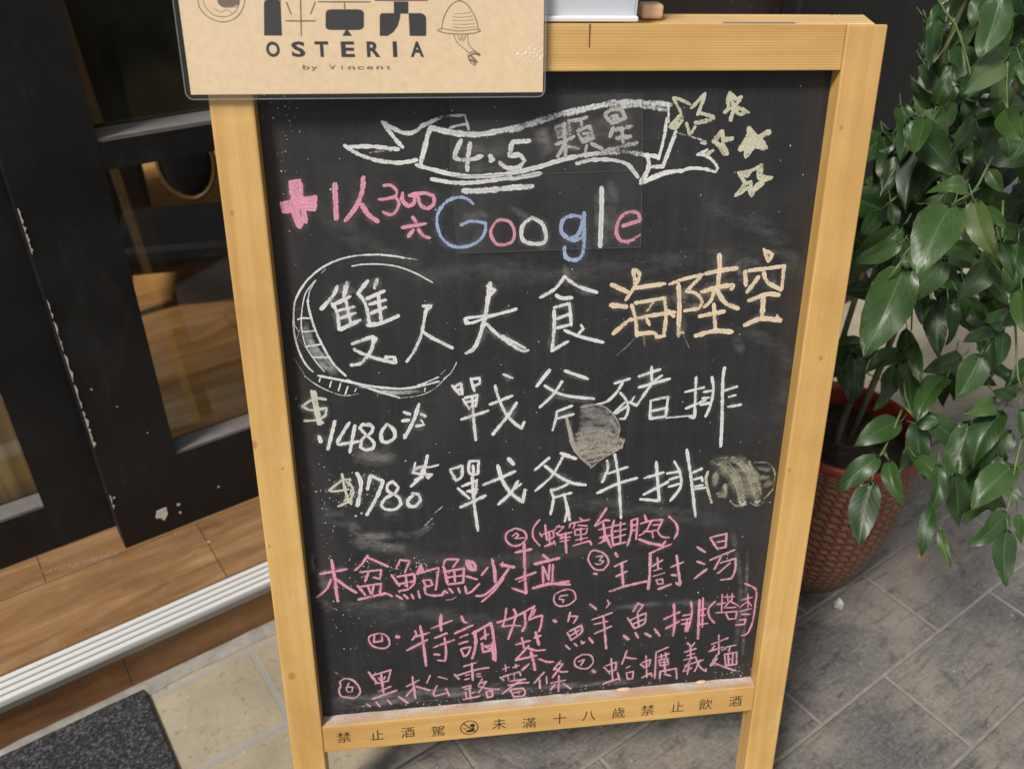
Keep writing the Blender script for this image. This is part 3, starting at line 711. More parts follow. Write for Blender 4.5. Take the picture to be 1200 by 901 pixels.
WRITING = [
 ('chalk_drawing', 'white chalk ribbon banner with underlines', """W 385 1 -1904 8549 -1802 8480 -1641 8421 -1438 8392 -1270 8415|W 384 1 -1861 8536 -1709 8540 -1558 8526 -1432 8511|W 383 1 -1393 8530 -1453 8599 -1559 8747|W 382 1 -1546 8741 -1461 8691 -1374 8653 -1285 8658 -1194 8719 -1078 8766|W 383 0.6 -1078 8766 -962 8802|W 230 1 -950 8795 -822 8798 -792 8677|W 231 1 -959 8691 -875 8715 -798 8720|W 463 1 -1137 8700 -1173 8595 -1232 8389|W 541 1 -1131 8696 -966 8654 -786 8633 -657 8636 -396 8678|W 432 1 -1272 8371 -1118 8323 -924 8275 -727 8256 -396 8278|W 394 1 -1141 8241 -939 8204 -728 8204 -396 8239|W 556 1 -848 8125 -663 8127 -396 8148|W 231 0.6 -1694 8484 -1585 8495 -1496 8500|W 468 1 -865 8578 -919 8466 -927 8428 -869 8408 -764 8413 -679 8437|W 469 1 -781 8552 -803 8426 -812 8318|W 471 1 -600 8436 -567 8410 -594 8397|W 472 1 -238 8570 -396 8559 -422 8433 -330 8444 -277 8392 -343 8329 -449 8331 -507 8378|W 624 0.75 -409 8660 -226 8714 -4 8780 258 8839 521 8889 787 8894 1071 8872|W 388 0.7 -409 8685 -227 8732 -5 8798 257 8854|W 469 0.6 415 8869 655 8863 802 8869|W 629 0.65 816 8865 938 8846 1054 8826|W 237 1 1058 8869 1069 8718|W 476 1 -409 8276 -129 8338 137 8409 406 8446|W 558 0.6 272 8422 406 8443 677 8455 842 8433|W 319 1 1046 8750 1037 8591 996 8391|W 402 1 1144 8628 1100 8487 1043 8318 946 8313|W 484 1 884 8425 905 8307 837 8170|W 405 1 838 8163 1075 8251 1227 8275|W 401 1 843 8426 967 8411 996 8391|W 401 1 213 8358 354 8388 544 8385 682 8350 755 8284 806 8223|W 437 1 -409 8227 -129 8273|W 558 1 -409 8148 -208 8157|W 405 1 898 8195 1074 8265 1227 8269|W 325 1 1227 8269 1309 8294 1464 8284 1566 8256 1583 8296 1527 8363 1438 8417 1369 8418 1462 8462|W 240 0.6 1144 8628 1285 8588 1441 8541"""),
 ('chalk_writing', 'pale chalk characters inside the ribbon banner', """C 352 0.7 4 8686 129 8716 151 8628 39 8598 4 8686|C 352 0.6 25 8648 137 8666|C 394 1 83 8717 101 8514 103 8425|C 354 1 14 8535 106 8565 179 8602|C 395 1 94 8527 30 8426|C 395 0.6 121 8514 222 8493|C 351 1 128 8741 208 8746 293 8771|C 352 1 234 8746 249 8702|C 393 1 211 8652 323 8689 360 8587 267 8550 218 8627|C 354 1 265 8626 305 8626 320 8588 273 8582|C 238 1 302 8524 290 8460|C 396 1 348 8536 444 8490|C 392 1 465 8794 510 8831 617 8836 654 8761 529 8712 465 8788|C 314 1 526 8774 579 8780 583 8755 541 8749|C 395 1 544 8674 521 8598|C 474 0.7 558 8654 719 8684|C 476 1 589 8578 710 8595|C 396 1 625 8673 645 8545|C 477 0.8 486 8470 647 8507 774 8537"""),
 ('chalk_drawing', 'cream chalk stars', """Y 354 1 1101 8931 1139 8869 1178 8806|Y 354 1 1114 8931 1191 8906 1261 8874|Y 355 1 1277 8842 1334 8898 1396 8967|Y 356 1 1397 8960 1371 8867 1344 8785|Y 357 1 1349 8804 1419 8784 1497 8758|Y 478 0.7 1498 8745 1411 8721 1330 8709|Y 359 1 1241 8704 1284 8601 1326 8671|Y 357 1 1180 8787 1086 8680|Y 358 1 1086 8674 1141 8667 1198 8730|Y 476 0.7 1107 8667 1195 8761|Y 396 1 1634 8971 1621 8902 1633 8852 1603 8802|Y 396 1 1642 8965 1710 8908 1748 8933|Y 397 1 1700 8864 1738 8901|Y 398 1 1603 8802 1689 8845 1832 8799|Y 399 1 1689 8839 1666 8731|Y 396 1 1637 8946 1688 8851|Y 399 1 1745 8838 1817 8806 1751 8781 1706 8813|Y 482 1 1593 8629 1524 8546 1575 8597|Y 483 1 1593 8623 1614 8551 1697 8563|Y 485 1 1555 8520 1649 8413 1600 8480|Y 485 1 1662 8426 1610 8519|Y 404 1 1519 8455 1459 8416|Y 322 1 1401 8528 1443 8521|Y 483 1 1518 8540 1584 8506|Y 565 1 1855 8652 1856 8581 1791 8464|Y 565 1 1863 8645 1942 8566 2056 8617|Y 568 1 1972 8553 2045 8473 1921 8501|Y 569 1 1921 8501 1855 8397 1868 8476|Y 568 1 1799 8464 1893 8502|Y 648 1 1886 8567 1907 8502 1856 8450|Y 648 1 1848 8529 1959 8540|Y 568 1 1932 8527 2022 8487|Y 371 1 2021 8315 1920 8263 1794 8245 1876 8143 1788 8022 1909 8101 1954 8018 1993 8127 2136 8192 2026 8207 2021 8315|Y 369 1 1794 8245 1883 8210 1920 8263|Y 370 1 1999 8194 1988 8288|Y 372 1 1801 8035 1877 8129 1826 8076|Y 371 1 1890 8142 1932 8155 1934 8073|Y 414 1 1970 8073 2049 8139|Y 412 1 2015 8180 2115 8185"""),
 ('chalk_writing', 'pink chalk price note with a plus sign', """P 386 1 -2412 8240 -2323 8251 -2319 8085|P 386 1 -2410 8233 -2411 8074|P 388 1 -2506 8051 -2352 8075 -2197 8102|P 389 1 -2197 8102 -2220 7986|P 389 1 -2506 8051 -2495 7973 -2424 7978|P 621 1 -2373 8226 -2380 8048 -2381 7866|P 464 1 -2396 8214 -2398 8061|P 464 1 -2336 8226 -2338 8060|P 544 1 -2489 8031 -2354 8054 -2212 8076|P 467 1 -2494 7979 -2359 8002 -2219 7995|P 545 1 -2491 8005 -2356 8028 -2216 8038|P 469 1 -2412 7977 -2374 7840|P 469 1 -2373 7983 -2361 7839|P 469 1 -2322 7982 -2304 7877|P 470 1 -2336 7904 -2361 7833|P 547 1 -2017 8207 -2025 8027 -2028 7903|P 469 1 -1759 8265 -1780 8138 -1847 7997 -1945 7881|P 473 1 -1787 8021 -1735 7929 -1654 7867|P 314 1 -1577 8191 -1512 8190 -1463 8144 -1479 8092 -1558 8071 -1629 8067|P 316 1 -1479 8086 -1449 8027 -1486 7949 -1540 7924 -1597 7951|P 394 1 -1412 8117 -1416 8052 -1366 7999 -1312 8024 -1296 8102|P 395 1 -1348 8096 -1217 8115 -1126 8085 -1128 8019 -1183 7975 -1247 8002 -1271 8075|P 358 1 -1328 7895 -1300 7854|P 359 1 -1430 7802 -1212 7831|P 360 1 -1329 7775 -1376 7717|P 361 1 -1280 7779 -1232 7716 -1179 7701"""),
 ('chalk_writing', 'six coloured chalk letters under the banner', """B 321 1 -764 8008 -832 8061 -936 8066 -1040 8006 -1104 7887 -1083 7729 -999 7630 -894 7600 -753 7631 -663 7718 -645 7823|B 322 1 -881 7811 -784 7844 -645 7823|B 413 1 296 7896 302 7709 304 7546 274 7465 201 7440 127 7479 116 7570|B 409 1 279 7852 189 7872 100 7839 76 7733 141 7660 231 7675 282 7781 288 7852|B 411 1 104 7697 196 7631 304 7673|W 407 1 -203 7864 -292 7796 -305 7690 -255 7626 -111 7613 -67 7665 -96 7791 -150 7836 -203 7864|W 490 1 458 8128 466 7936 468 7569|P 324 1 -557 7829 -601 7734 -558 7635 -487 7609 -398 7639 -371 7727 -416 7826 -504 7851 -557 7829|P 371 1 683 7762 854 7811 822 7883 730 7894 643 7825 622 7700 672 7618 764 7615 853 7667"""),
 ('chalk_drawing', 'white chalk plate drawn around two characters', """W 201 1 -2416 7233 -2328 7340 -2201 7439 -2051 7509 -1891 7545 -1692 7553 -1520 7534 -1428 7514|W 121 0.7 -1441 7518 -1308 7493|W 162 1 -1917 7450 -1804 7463 -1644 7458 -1485 7429 -1327 7362 -1168 7265|W 206 1 -2408 7246 -2473 7123 -2499 6982 -2509 6811 -2484 6635 -2430 6484 -2369 6406|W 248 1 -2353 7132 -2352 7062 -2316 6860 -2251 6668 -2170 6487 -2056 6345|W 162 0.7 -2263 7324 -2324 7229 -2353 7132|W 123 1 -2278 7311 -2366 7203 -2413 7050 -2436 6865 -2413 6676 -2332 6509 -2259 6401|W 180 1 -2463 6945 -2415 6958 -2355 6952|W 181 1 -2427 6822 -2319 6824|W 207 1 -2414 6668 -2270 6684|W 209 1 -2356 6555 -2193 6547|W 81 0.6 -2474 7038 -2405 7064|W 82 0.6 -2500 6897 -2434 6750|W 82 0.6 -2443 6866 -2503 6723|W 83 0.6 -2474 6751 -2391 6616|W 84 0.6 -2533 6549 -2453 6381|W 96 0.6 -2205 7391 -2162 7431|W 998 0.3 -2418 6922 -2369 6717 -2292 6507 -2138 6365|W 501 0.28 -2368 6732 -2259 6565 -2148 6410|W 103 0.6 -954 6443 -1014 6324|W 103 0.6 -1071 6357 -1115 6313|W 256 1 -2318 6359 -2142 6312 -1978 6265 -1771 6212 -1533 6180 -1347 6194 -1139 6237|W 256 1 -2046 6299 -1829 6196 -1538 6080|W 129 0.7 -1538 6080 -1351 6093 -1206 6148 -1059 6280|W 127 0.7 -2454 6366 -2353 6270 -2221 6186 -2085 6133 -1944 6148|W 169 1 -2306 6328 -2316 6298|W 169 1 -2199 6292 -2220 6232|W 170 1 -2111 6265 -2137 6189|W 170 1 -2043 6230 -2073 6147|W 170 1 -1961 6203 -1977 6173|W 129 1 -1277 6175 -1285 6136|W 215 1 -1347 6209 -1275 6229 -1144 6284|W 598 0.4 -1992 6266 -1774 6170 -1550 6119|W 601 0.35 -1774 6162 -1549 6135 -1277 6159|W 129 0.7 -955 6428 -1014 6324 -1088 6266"""),
 ('chalk_writing', 'white chalk heading of four large characters', """W 407 1 -2070 7255 -2117 7166 -2234 7043|W 369 1 -2130 7089 -2090 6995 -2082 6829|W 488 0.8 -1975 7286 -2011 7162|W 408 1 -2124 7074 -1958 7153|W 369 1 -1999 7133 -1969 6896|W 328 1 -2082 7016 -1924 7052|W 329 1 -2074 6939 -1915 6988|W 413 1 -2069 6828 -1880 6914|W 407 1 -1781 7301 -1882 7178|W 370 1 -1876 7178 -1815 7069 -1788 6853|W 489 0.8 -1693 7311 -1717 7235|W 368 1 -1798 7126 -1632 7197|W 370 1 -1775 7071 -1624 7108|W 371 1 -1767 6979 -1627 7036|W 371 1 -1688 7164 -1676 6906|W 415 1 -1808 6861 -1677 6877 -1509 6943|W 417 1 -1964 6677 -1767 6742|W 378 1 -1754 6734 -1790 6603 -1895 6473 -1993 6456|W 379 1 -1954 6618 -1808 6537 -1561 6457 -1565 6518 -1656 6522|W 501 1 -1741 6719 -1757 6690|W 336 1 -1231 7032 -1264 6874 -1298 6729 -1374 6569 -1449 6467|W 332 1 -1265 7034 -1189 7031 -1247 6975|W 379 1 -1282 6773 -1187 6702 -993 6589|W 464 1 -611 7239 -633 7082 -663 6894 -722 6689 -781 6571 -853 6529|W 333 1 -639 7211 -563 7165 -633 7096|W 294 1 -860 6887 -805 6841 -635 6893 -352 6969|W 294 1 -853 6894 -564 6919 -366 6958|W 252 1 -867 6887 -854 6835 -805 6841|W 384 1 -650 6827 -523 6695 -308 6534 -235 6531|W 342 1 -494 6694 -264 6555|W 377 1 125 7277 28 7159 -112 7077|W 379 1 125 7277 256 7179 452 7107|W 380 1 44 7093 102 7061 202 7062|W 340 1 25 6969 182 7004 203 6776|W 385 1 26 6940 30 6746 12 6512|W 341 1 56 6850 185 6896|W 342 1 58 6752 195 6784|W 388 1 12 6512 171 6604|W 301 1 304 6772 328 6733 285 6690|W 345 1 139 6726 301 6651 539 6580"""),
 ('chalk_writing', 'tan chalk trio of bold characters', """T 551 1 602 7179 675 7145 757 7102|T 556 1 604 6970 757 6947|T 518 1 642 6671 766 6782|T 424 1 832 7323 875 7274 849 7179 753 7021|T 465 1 809 7323 841 7179|T 468 1 843 7139 1138 7172|T 431 1 813 6961 861 6820 888 6635|T 432 1 852 6984 1148 7022 1178 6840 1168 6623|T 475 1 797 6806 1030 6846 1265 6870|T 436 1 879 6652 1059 6661 1095 6609 1177 6622|T 301 0.7 1045 6993 978 6898|T 346 1 975 6815 1012 6747|T 433 1 1199 6889 1260 6828|T 427 1 1195 7167 1328 7210 1519 7252|T 519 1 1284 7163 1310 6934 1326 6616|T 431 1 1520 7244 1371 7087 1471 7059 1544 6975 1517 6901 1371 6882|T 350 1 1340 6649 1373 6648|T 513 1 1679 7446 1696 7310 1696 7100|T 513 1 1551 7259 1695 7286 1872 7305|T 517 1 1535 7073 1695 7116 1857 7135 1845 7095|T 432 1 1663 7101 1641 6987 1574 6916|T 521 1 1690 7084 1794 6948 1933 6885|T 436 1 1671 6937 1712 6675|T 479 1 1533 6817 1786 6857|T 528 1 1510 6608 1706 6650 1892 6634|T 427 1 2138 7488 2192 7375|T 428 1 2164 7471 2234 7437 2202 7366|T 517 1 1966 7269 1990 7130|T 432 1 2006 7276 2373 7312 2379 7076|T 476 1 2113 7208 2014 7056|T 476 1 2166 7246 2220 7147 2371 7068|T 523 1 2041 6964 2234 7023 2353 7010|T 569 1 2188 6992 2204 6782|T 573 1 2028 6704 2198 6765 2404 6740|T 353 1 2364 6792 2406 6723"""),
 ('chalk_writing', 'white chalk price of the upper line', """W 390 1 -2197 5858 -2245 5701 -2292 5551|W 520 1 -2366 5693 -2356 5644|W 392 1 -2057 5834 -2186 5633 -2167 5597 -1979 5621|W 392 1 -2003 5799 -2073 5505|W 349 1 -1839 5789 -1924 5810 -1955 5772 -1902 5696 -1822 5595 -1841 5531 -1914 5519 -1962 5555 -1934 5650 -1844 5709 -1826 5772 -1866 5814|W 394 1 -1681 5795 -1744 5703 -1742 5606 -1678 5594 -1610 5646 -1613 5727 -1674 5795|W 434 1 -1498 5919 -1449 5897|W 436 1 -1518 5824 -1460 5830|W 393 1 -1348 5999 -1406 5827 -1509 5632|W 349 1 -1328 5890 -1288 5862|W 350 1 -1382 5758 -1309 5767|W 219 1 -1333 5823 -1313 5790|YW 299 1 -2269 6104 -2380 6118 -2505 6040 -2418 5996 -2270 6011 -2291 5926 -2385 5885 -2498 5883|YW 299 1 -2387 6195 -2380 6025 -2361 5836|YW 299 1 -2366 6194 -2353 6023 -2340 5835|YW 299 1 -2400 6203 -2374 5931 -2318 5849"""),
 ('chalk_writing', 'white chalk price of the lower line', """W 447 1 -2018 5253 -1986 5125 -2036 4873|W 404 1 -1921 5061 -1881 5219 -1754 5143 -1831 4961 -1947 4753|W 361 1 -1616 5082 -1658 5136 -1712 5089 -1708 5020 -1608 4945 -1582 4856 -1645 4800 -1750 4808 -1791 4863 -1743 4937 -1635 4998 -1602 5064|W 408 1 -1442 4967 -1513 4886 -1493 4824 -1433 4819 -1378 4893 -1397 4964 -1457 4977|W 358 1 -1283 5412 -1343 5199 -1468 5063|W 268 1 -1412 5338 -1430 5255 -1324 5298 -1358 5200 -1446 5223 -1384 5286 -1266 5278 -1176 5297|W 270 1 -1327 5231 -1285 5144 -1239 5191 -1314 5188|W 359 1 -1420 5136 -1344 5165|YW 267 1 -2089 5183 -2169 5188 -2316 5073 -2251 5060 -2118 5075|YW 268 1 -2134 5169 -2086 5115 -2070 5029 -2128 4931 -2236 4879|YW 312 1 -2171 5255 -2149 5052 -2122 4914|YW 267 0.8 -2095 5200 -2115 5117|YW 269 0.8 -2090 5065 -2101 4895|YW 269 0.8 -2172 4935 -2108 5015"""),
 ('chalk_writing', 'white chalk dish name of the upper line', """W 312 1 -1004 6184 -934 6086|W 312 1 -990 6167 -917 6210 -905 6085|W 312 1 -969 6135 -904 6139|W 312 1 -815 6252 -781 6117|W 312 1 -815 6244 -728 6255 -722 6200 -773 6172|W 315 1 -899 6029 -835 5914|W 314 1 -877 6044 -753 6068 -769 5950 -828 5938|W 314 1 -878 5996 -761 6014|W 352 1 -804 6048 -793 5791 -775 5562|W 352 1 -918 5807 -645 5887|W 353 1 -569 6161 -526 6001 -438 5811 -296 5664 -266 5736|W 351 1 -622 5958 -394 6041|W 398 1 -349 5959 -438 5819 -595 5617|W 347 1 -481 6281 -394 6238|W 262 1 -13 6312 -85 6214 -143 6131|W 262 1 2 6304 -71 6214 -136 6130|W 351 1 150 6289 391 6190|W 354 1 -55 6134 81 6047 232 5999 467 5962|W 353 1 123 6172 36 6034 -103 5897|W 321 1 235 5894 78 5838 65 5741 37 5628|W 322 1 79 5757 253 5796|W 360 1 186 5751 211 5634 246 5498|W 319 1 681 6123 836 6167|W 321 1 764 6127 702 6016 606 5923 507 5898|W 324 1 744 6014 816 5921 839 5811 810 5713 759 5716|W 323 1 800 5904 688 5784|W 324 1 820 5858 714 5779|W 269 1 834 5902 867 5909 898 5961|W 322 1 843 5901 929 5860 1083 6102 1179 6185|W 355 1 1063 6287 1073 6138|W 355 1 935 6189 1157 6256|W 357 1 943 6065 1266 6145|W 325 1 1079 5906 1264 5941 1254 5715 1084 5697 1079 5906|W 326 1 1104 5787 1256 5815|W 182 1 1264 5696 1557 5707|W 326 1 1553 6148 1562 5952 1576 5678 1523 5690|W 324 1 1448 5985 1649 6028|W 327 1 1472 5794 1680 5882|W 327 1 1725 6140 1755 5995 1738 5815 1697 5689|W 325 1 1654 5974 1748 5987|W 326 1 1643 5902 1712 5908|W 364 1 1624 5831 1735 5843|W 392 1 1852 6239 1850 6080 1883 5660 1902 5321|W 326 1 1886 5979 2012 6018|W 328 1 1937 5904 2005 5919|W 329 1 1940 5786 2078 5805"""),
 ('chalk_writing', 'white chalk dish name of the lower line', """W 361 1 -1043 5237 -922 5271 -932 5145 -994 5098 -1051 5229|W 325 1 -846 5317 -856 5199 -811 5154 -758 5167 -748 5319 -846 5317|W 325 1 -810 5264 -803 5179|W 327 1 -927 5025 -767 5091|W 365 1 -973 5002 -854 4872|W 328 1 -775 5074 -785 4919 -853 4959|W 328 1 -875 4960 -768 4979|W 368 1 -819 5129 -802 4781 -768 4466|W 413 1 -948 4774 -809 4834 -685 4895|W 412 1 -545 5246 -500 5072 -408 4909 -276 4785 -253 4933|W 364 1 -699 5026 -515 5099 -362 5166|W 414 1 -331 5043 -408 4909 -540 4779|W 367 1 -300 5006 -362 4958|W 407 1 -431 5323 -378 5252|W 328 1 5 5303 -147 5168|W 456 1 134 5345 291 5276|W 368 1 -40 5212 102 5082 260 4984 411 4947|W 330 1 151 5302 39 5086 -137 4916|W 334 1 213 4970 89 4917 27 4913 60 4805 33 4611|W 334 1 60 4814 256 4861|W 374 1 177 4849 222 4650 249 4522|W 282 1 222 4650 194 4508|W 370 1 637 5226 650 5121 596 4971|W 185 1 626 5084 604 4999|W 333 1 661 5072 867 5135|W 373 1 549 4838 755 4931 980 4993|W 336 1 720 5296 779 4978 829 4500|W 376 1 1188 5171 1223 4908 1256 4688 1039 4724|W 336 1 1068 4986 1276 5040|W 376 1 1072 4781 1338 4919|W 339 1 1390 5167 1463 5027 1486 4850 1382 4679|W 337 1 1321 5027 1444 5038|W 338 1 1353 4947 1458 4979|W 339 1 1351 4859 1482 4889|W 377 1 1520 5302 1591 4979 1690 4454|W 338 1 1615 5017 1709 5059|W 283 1 1631 4928 1719 4951 1732 4901|W 284 1 1648 4838 1737 4852|W 285 1 1650 4808 1776 4819"""),
 ('chalk_drawing', 'grey and tan chalk steak drawing covering a character', """G2 715 0.44 328 5868 460 5886 600 5847|G2 807 0.44 335 5811 495 5808 679 5757|G2 809 0.44 337 5754 497 5744 702 5709|G2 812 0.44 339 5685 500 5681 716 5651|G2 813 0.44 330 5627 481 5607 675 5607|G2 895 0.56 366 5838 493 5842 612 5801|G2 899 0.54 358 5764 518 5760 680 5722|G2 902 0.54 355 5689 521 5685 694 5658|G2 813 0.52 352 5626 502 5623 653 5602|T2 363 0.9 178 5751 219 5588 250 5445 341 5297 453 5182|T2 271 0.8 194 5728 235 5598 277 5444 350 5332|T2 225 0.8 333 5874 470 5894 588 5859 701 5744 756 5613 740 5497|T2 544 0.6 660 5700 724 5604 711 5522|T2 725 0.62 311 5564 482 5581 656 5549 735 5486|T2 726 0.64 291 5513 506 5523 714 5463|T2 728 0.66 271 5456 487 5460 747 5455 796 5458|T2 730 0.7 294 5395 510 5411 778 5382|T2 731 0.7 345 5333 534 5362 730 5356|T2 733 0.72 385 5271 536 5297 634 5308|T2 551 0.72 430 5214 560 5247|T2 368 0.7 465 5157 518 5202|T2 183 0.9 767 5484 801 5458 794 5399 720 5332|T2 184 0.9 720 5330 603 5268 539 5225"""),
 ('chalk_drawing', 'yellowish chalk drawing of meat by the right upright', """Y2 1234 0.56 1846 5127 1958 5096 2082 4946 2177 4772 2225 4586|Y2 1141 0.58 2061 5148 2190 5057 2293 4872 2395 4610|Y2 572 0.5 2251 5100 2337 4929 2430 4693|Y2 568 0.6 1880 4995 1879 4841|Y2 572 0.64 2000 4832 2008 4699 1928 4729|Y2 385 0.62 2082 4621 2156 4554 2271 4570|Y2 387 0.62 2326 4578 2414 4547 2477 4579|Y2 286 0.55 2318 5096 2474 5074 2566 4949 2568 4756 2483 4628|Y2 760 0.42 2358 5034 2505 5000|Y2 764 0.42 2395 4901 2508 4881|Y2 862 0.42 2453 4788 2548 4830|Y2 153 0.8 2096 5122 2222 4972 2322 4761 2411 4572|Y2 152 0.8 1925 5098 2049 4948 2145 4762 2211 4562|Y2 133 0.7 2010 5116 2148 4941 2240 4707|Y2 133 0.7 2328 5101 2474 5074 2554 4961 2573 4804|Y2 187 0.7 1811 5153 1896 5170 1982 5177|Y 379 0.85 1783 5014 1769 4932 1804 4786 1861 4625|Y 193 0.9 2183 4613 2232 4567 2261 4607|Y 193 0.9 2374 4599 2411 4572 2435 4607"""),
 ('chalk_writing', 'pink chalk dish line starting with a large tree shaped character', """P 373 1 -2357 4223 -2346 4054 -2331 3687|P 315 1 -2492 4060 -2351 4076 -2209 4093|P 318 1 -2383 3976 -2441 3855 -2553 3760|P 375 1 -2333 3986 -2231 3873 -2126 3781|P 316 1 -1973 4248 -2041 4145 -2119 4071|P 316 1 -1974 4227 -1868 4159 -1761 4091|P 281 1 -2066 4044 -1837 4053 -1856 3936 -1923 3964|P 281 1 -1974 4036 -2018 3921|P 320 1 -2102 3869 -2030 3742|P 283 1 -2091 3853 -1848 3875 -1867 3757|P 283 1 -1992 3844 -1967 3751|P 283 1 -1930 3853 -1954 3750|P 379 1 -2102 3688 -1969 3713 -1805 3743|P 284 1 -1805 3743 -1738 3699|P 280 1 -1622 4167 -1677 4054|P 281 1 -1616 4159 -1524 4144 -1580 4001|P 283 1 -1730 3977 -1650 3827|P 283 1 -1669 3949 -1481 3970 -1487 3843 -1553 3773|P 284 1 -1649 3850 -1498 3874|P 283 1 -1576 3956 -1564 3804|P 323 1 -1660 3760 -1553 3773|P 285 1 -1688 3702 -1628 3651|P 286 1 -1606 3702 -1564 3652|P 286 1 -1524 3702 -1501 3646|P 286 1 -1447 3741 -1432 3647|P 376 1 -1402 4082 -1444 3967|P 376 1 -1402 4074 -1393 3999|P 284 1 -1431 3973 -1210 4028 -1251 3738|P 285 1 -1391 3872 -1309 3879 -1286 3809 -1351 3785 -1385 3864|P 325 1 -1376 3787 -1367 3695 -1291 3665 -1177 3662 -1169 3700|P 283 1 -1134 4119 -1165 4030|P 283 1 -1127 4127 -986 4115 -1052 4020|P 379 1 -1151 4028 -1121 3823|P 323 1 -1146 3969 -932 3992 -943 3807 -1115 3797|P 285 1 -1120 3891 -941 3900|P 285 1 -1039 3977 -1035 3832|P 287 1 -1153 3714 -1125 3686|P 287 1 -1102 3744 -1061 3680|P 288 1 -1002 3735 -982 3673|P 288 1 -922 3753 -910 3657 -852 3678 -764 3773|P 379 1 -902 4091 -875 3987 -804 3964 -817 4050 -887 4089|P 379 1 -874 4046 -846 4002|P 324 1 -905 3888 -792 3836|P 324 1 -668 3978 -733 3890|P 401 1 -617 4083 -589 3928 -583 3783|P 286 1 -502 4031 -502 3980|P 429 1 -517 4007 -372 3960|P 327 1 -430 3948 -547 3771 -693 3628 -802 3612|P 241 1 -488 3817 -605 3655 -738 3528|P 380 1 -351 4152 -179 4180|P 384 1 -258 4253 -249 3933 -232 3594|P 327 1 -350 3796 -125 3870|P 329 1 -387 3678 -232 3603|P 289 1 -314 3758 -241 3795|P 325 1 -40 4093 19 4028|P 431 1 -133 3982 135 4035|P 289 1 -45 3940 -35 3724|P 289 1 -38 3931 31 3753|P 289 1 35 3959 23 3771|P 290 1 71 3956 68 3732|P 389 1 -152 3657 39 3700 270 3670|P 340 1 157 3707 261 3715|P 96 1 -1142 3592 -1070 3594 -1026 3625|P 226 1 -356 4464 -451 4412 -460 4322 -390 4245 -303 4248 -233 4324 -260 4416 -356 4464|P 188 1 -390 4367 -347 4403 -321 4371 -364 4334 -251 4335"""),
 ('chalk_writing', 'small pink chalk note in brackets', """P 245 1 -88 4552 -156 4448 -155 4327 -83 4220|P 283 1 -25 4478 -15 4377 -5 4295|P 208 1 -85 4382 -58 4330|P 208 1 -76 4351 64 4401|P 208 1 64 4401 74 4319 4 4284|P 285 1 -21 4205 84 4247|P 208 1 20 4394 31 4231|P 209 1 75 4268 94 4216|P 208 1 132 4465 64 4390|P 208 1 98 4448 186 4441 117 4366|P 209 1 99 4367 189 4299|P 237 1 118 4336 276 4363|P 209 1 145 4293 260 4304|P 209 1 146 4252 252 4264|P 286 1 205 4359 212 4236 221 4102|P 208 1 359 4538 395 4505|P 208 1 255 4476 466 4509|P 208 1 255 4476 248 4426|P 208 1 308 4472 292 4413|P 208 1 344 4449 451 4430|P 209 1 310 4391 452 4400 437 4330 313 4320 310 4391|P 209 1 372 4406 386 4243|P 210 1 323 4258 456 4278|P 239 1 299 4188 484 4235 504 4182|P 331 1 655 4635 539 4433|P 285 1 540 4423 644 4486 697 4481|P 209 1 577 4370 719 4399|P 286 1 628 4447 653 4282 620 4203|P 287 1 600 4266 742 4295|P 288 1 593 4195 690 4238|P 336 1 671 4260 731 4132|P 287 1 751 4477 731 4337 757 4150|P 238 1 745 4407 879 4427|P 239 1 758 4335 891 4355|P 240 1 762 4253 886 4284|P 337 1 766 4160 891 4181|P 239 1 824 4451 837 4185|P 288 1 948 4462 956 4319 921 4137|P 239 1 948 4462 1019 4487 1016 4212|P 210 1 952 4391 1014 4406|P 211 1 956 4329 1018 4335|P 286 1 1097 4521 1120 4449|P 240 1 1059 4413 1183 4444 1120 4306 1050 4260|P 240 1 1183 4444 1310 4444 1264 4315 1174 4302|P 211 1 1205 4381 1296 4384|P 241 1 1101 4308 1192 4300 1216 4216|P 290 1 1265 4294 1306 4229 1400 4201|P 368 1 1053 4209 1184 4146 1333 4103 1357 4153|P 289 1 1379 4479 1468 4381 1495 4276 1465 4185"""),
 ('chalk_writing', 'pale pink chalk soup line', """PL 232 1 499 4089 475 3987 553 3855 654 3835 713 3925 663 4044 552 4105 499 4089|PL 194 1 564 4021 646 4025 603 3966 658 3951 614 3912 559 3928|PL 487 1 555 3791 574 3785|PL 339 1 786 4052 813 4002|PL 272 1 786 3871 924 3935|PL 294 1 867 3911 885 3736 901 3578|PL 274 1 810 3733 932 3790|PL 345 1 744 3534 951 3594 1176 3632|PL 292 1 1186 4008 1308 4065 1430 4112|PL 344 1 1195 4008 1205 3708 1200 3521|PL 245 1 1231 3832 1344 3909|PL 245 1 1283 3943 1301 3797|PL 197 1 1252 3772 1343 3793|PL 197 1 1249 3694 1381 3731|PL 218 1 1286 3642 1362 3645 1375 3584 1316 3580 1286 3642|PL 298 1 1320 3510 1470 3566|PL 275 1 1452 3803 1592 3858|PL 346 1 1509 3952 1552 3716 1583 3546 1529 3580|PL 346 1 1469 3694 1521 3680|PL 294 1 1745 4047 1845 3972|PL 296 1 1762 3854 1851 3807|PL 298 1 1748 3620 1884 3736|PL 274 1 1887 4160 1986 4008|PL 274 1 1903 4168 2078 4201 2087 4019 1995 4008|PL 274 1 1978 4095 2079 4106|PL 276 1 1915 3860 2195 3972|PL 277 1 2047 3907 1979 3727|PL 279 1 2048 3809 2224 3853 2232 3695 2201 3579 2071 3571|PL 249 1 2161 3800 2036 3673"""),
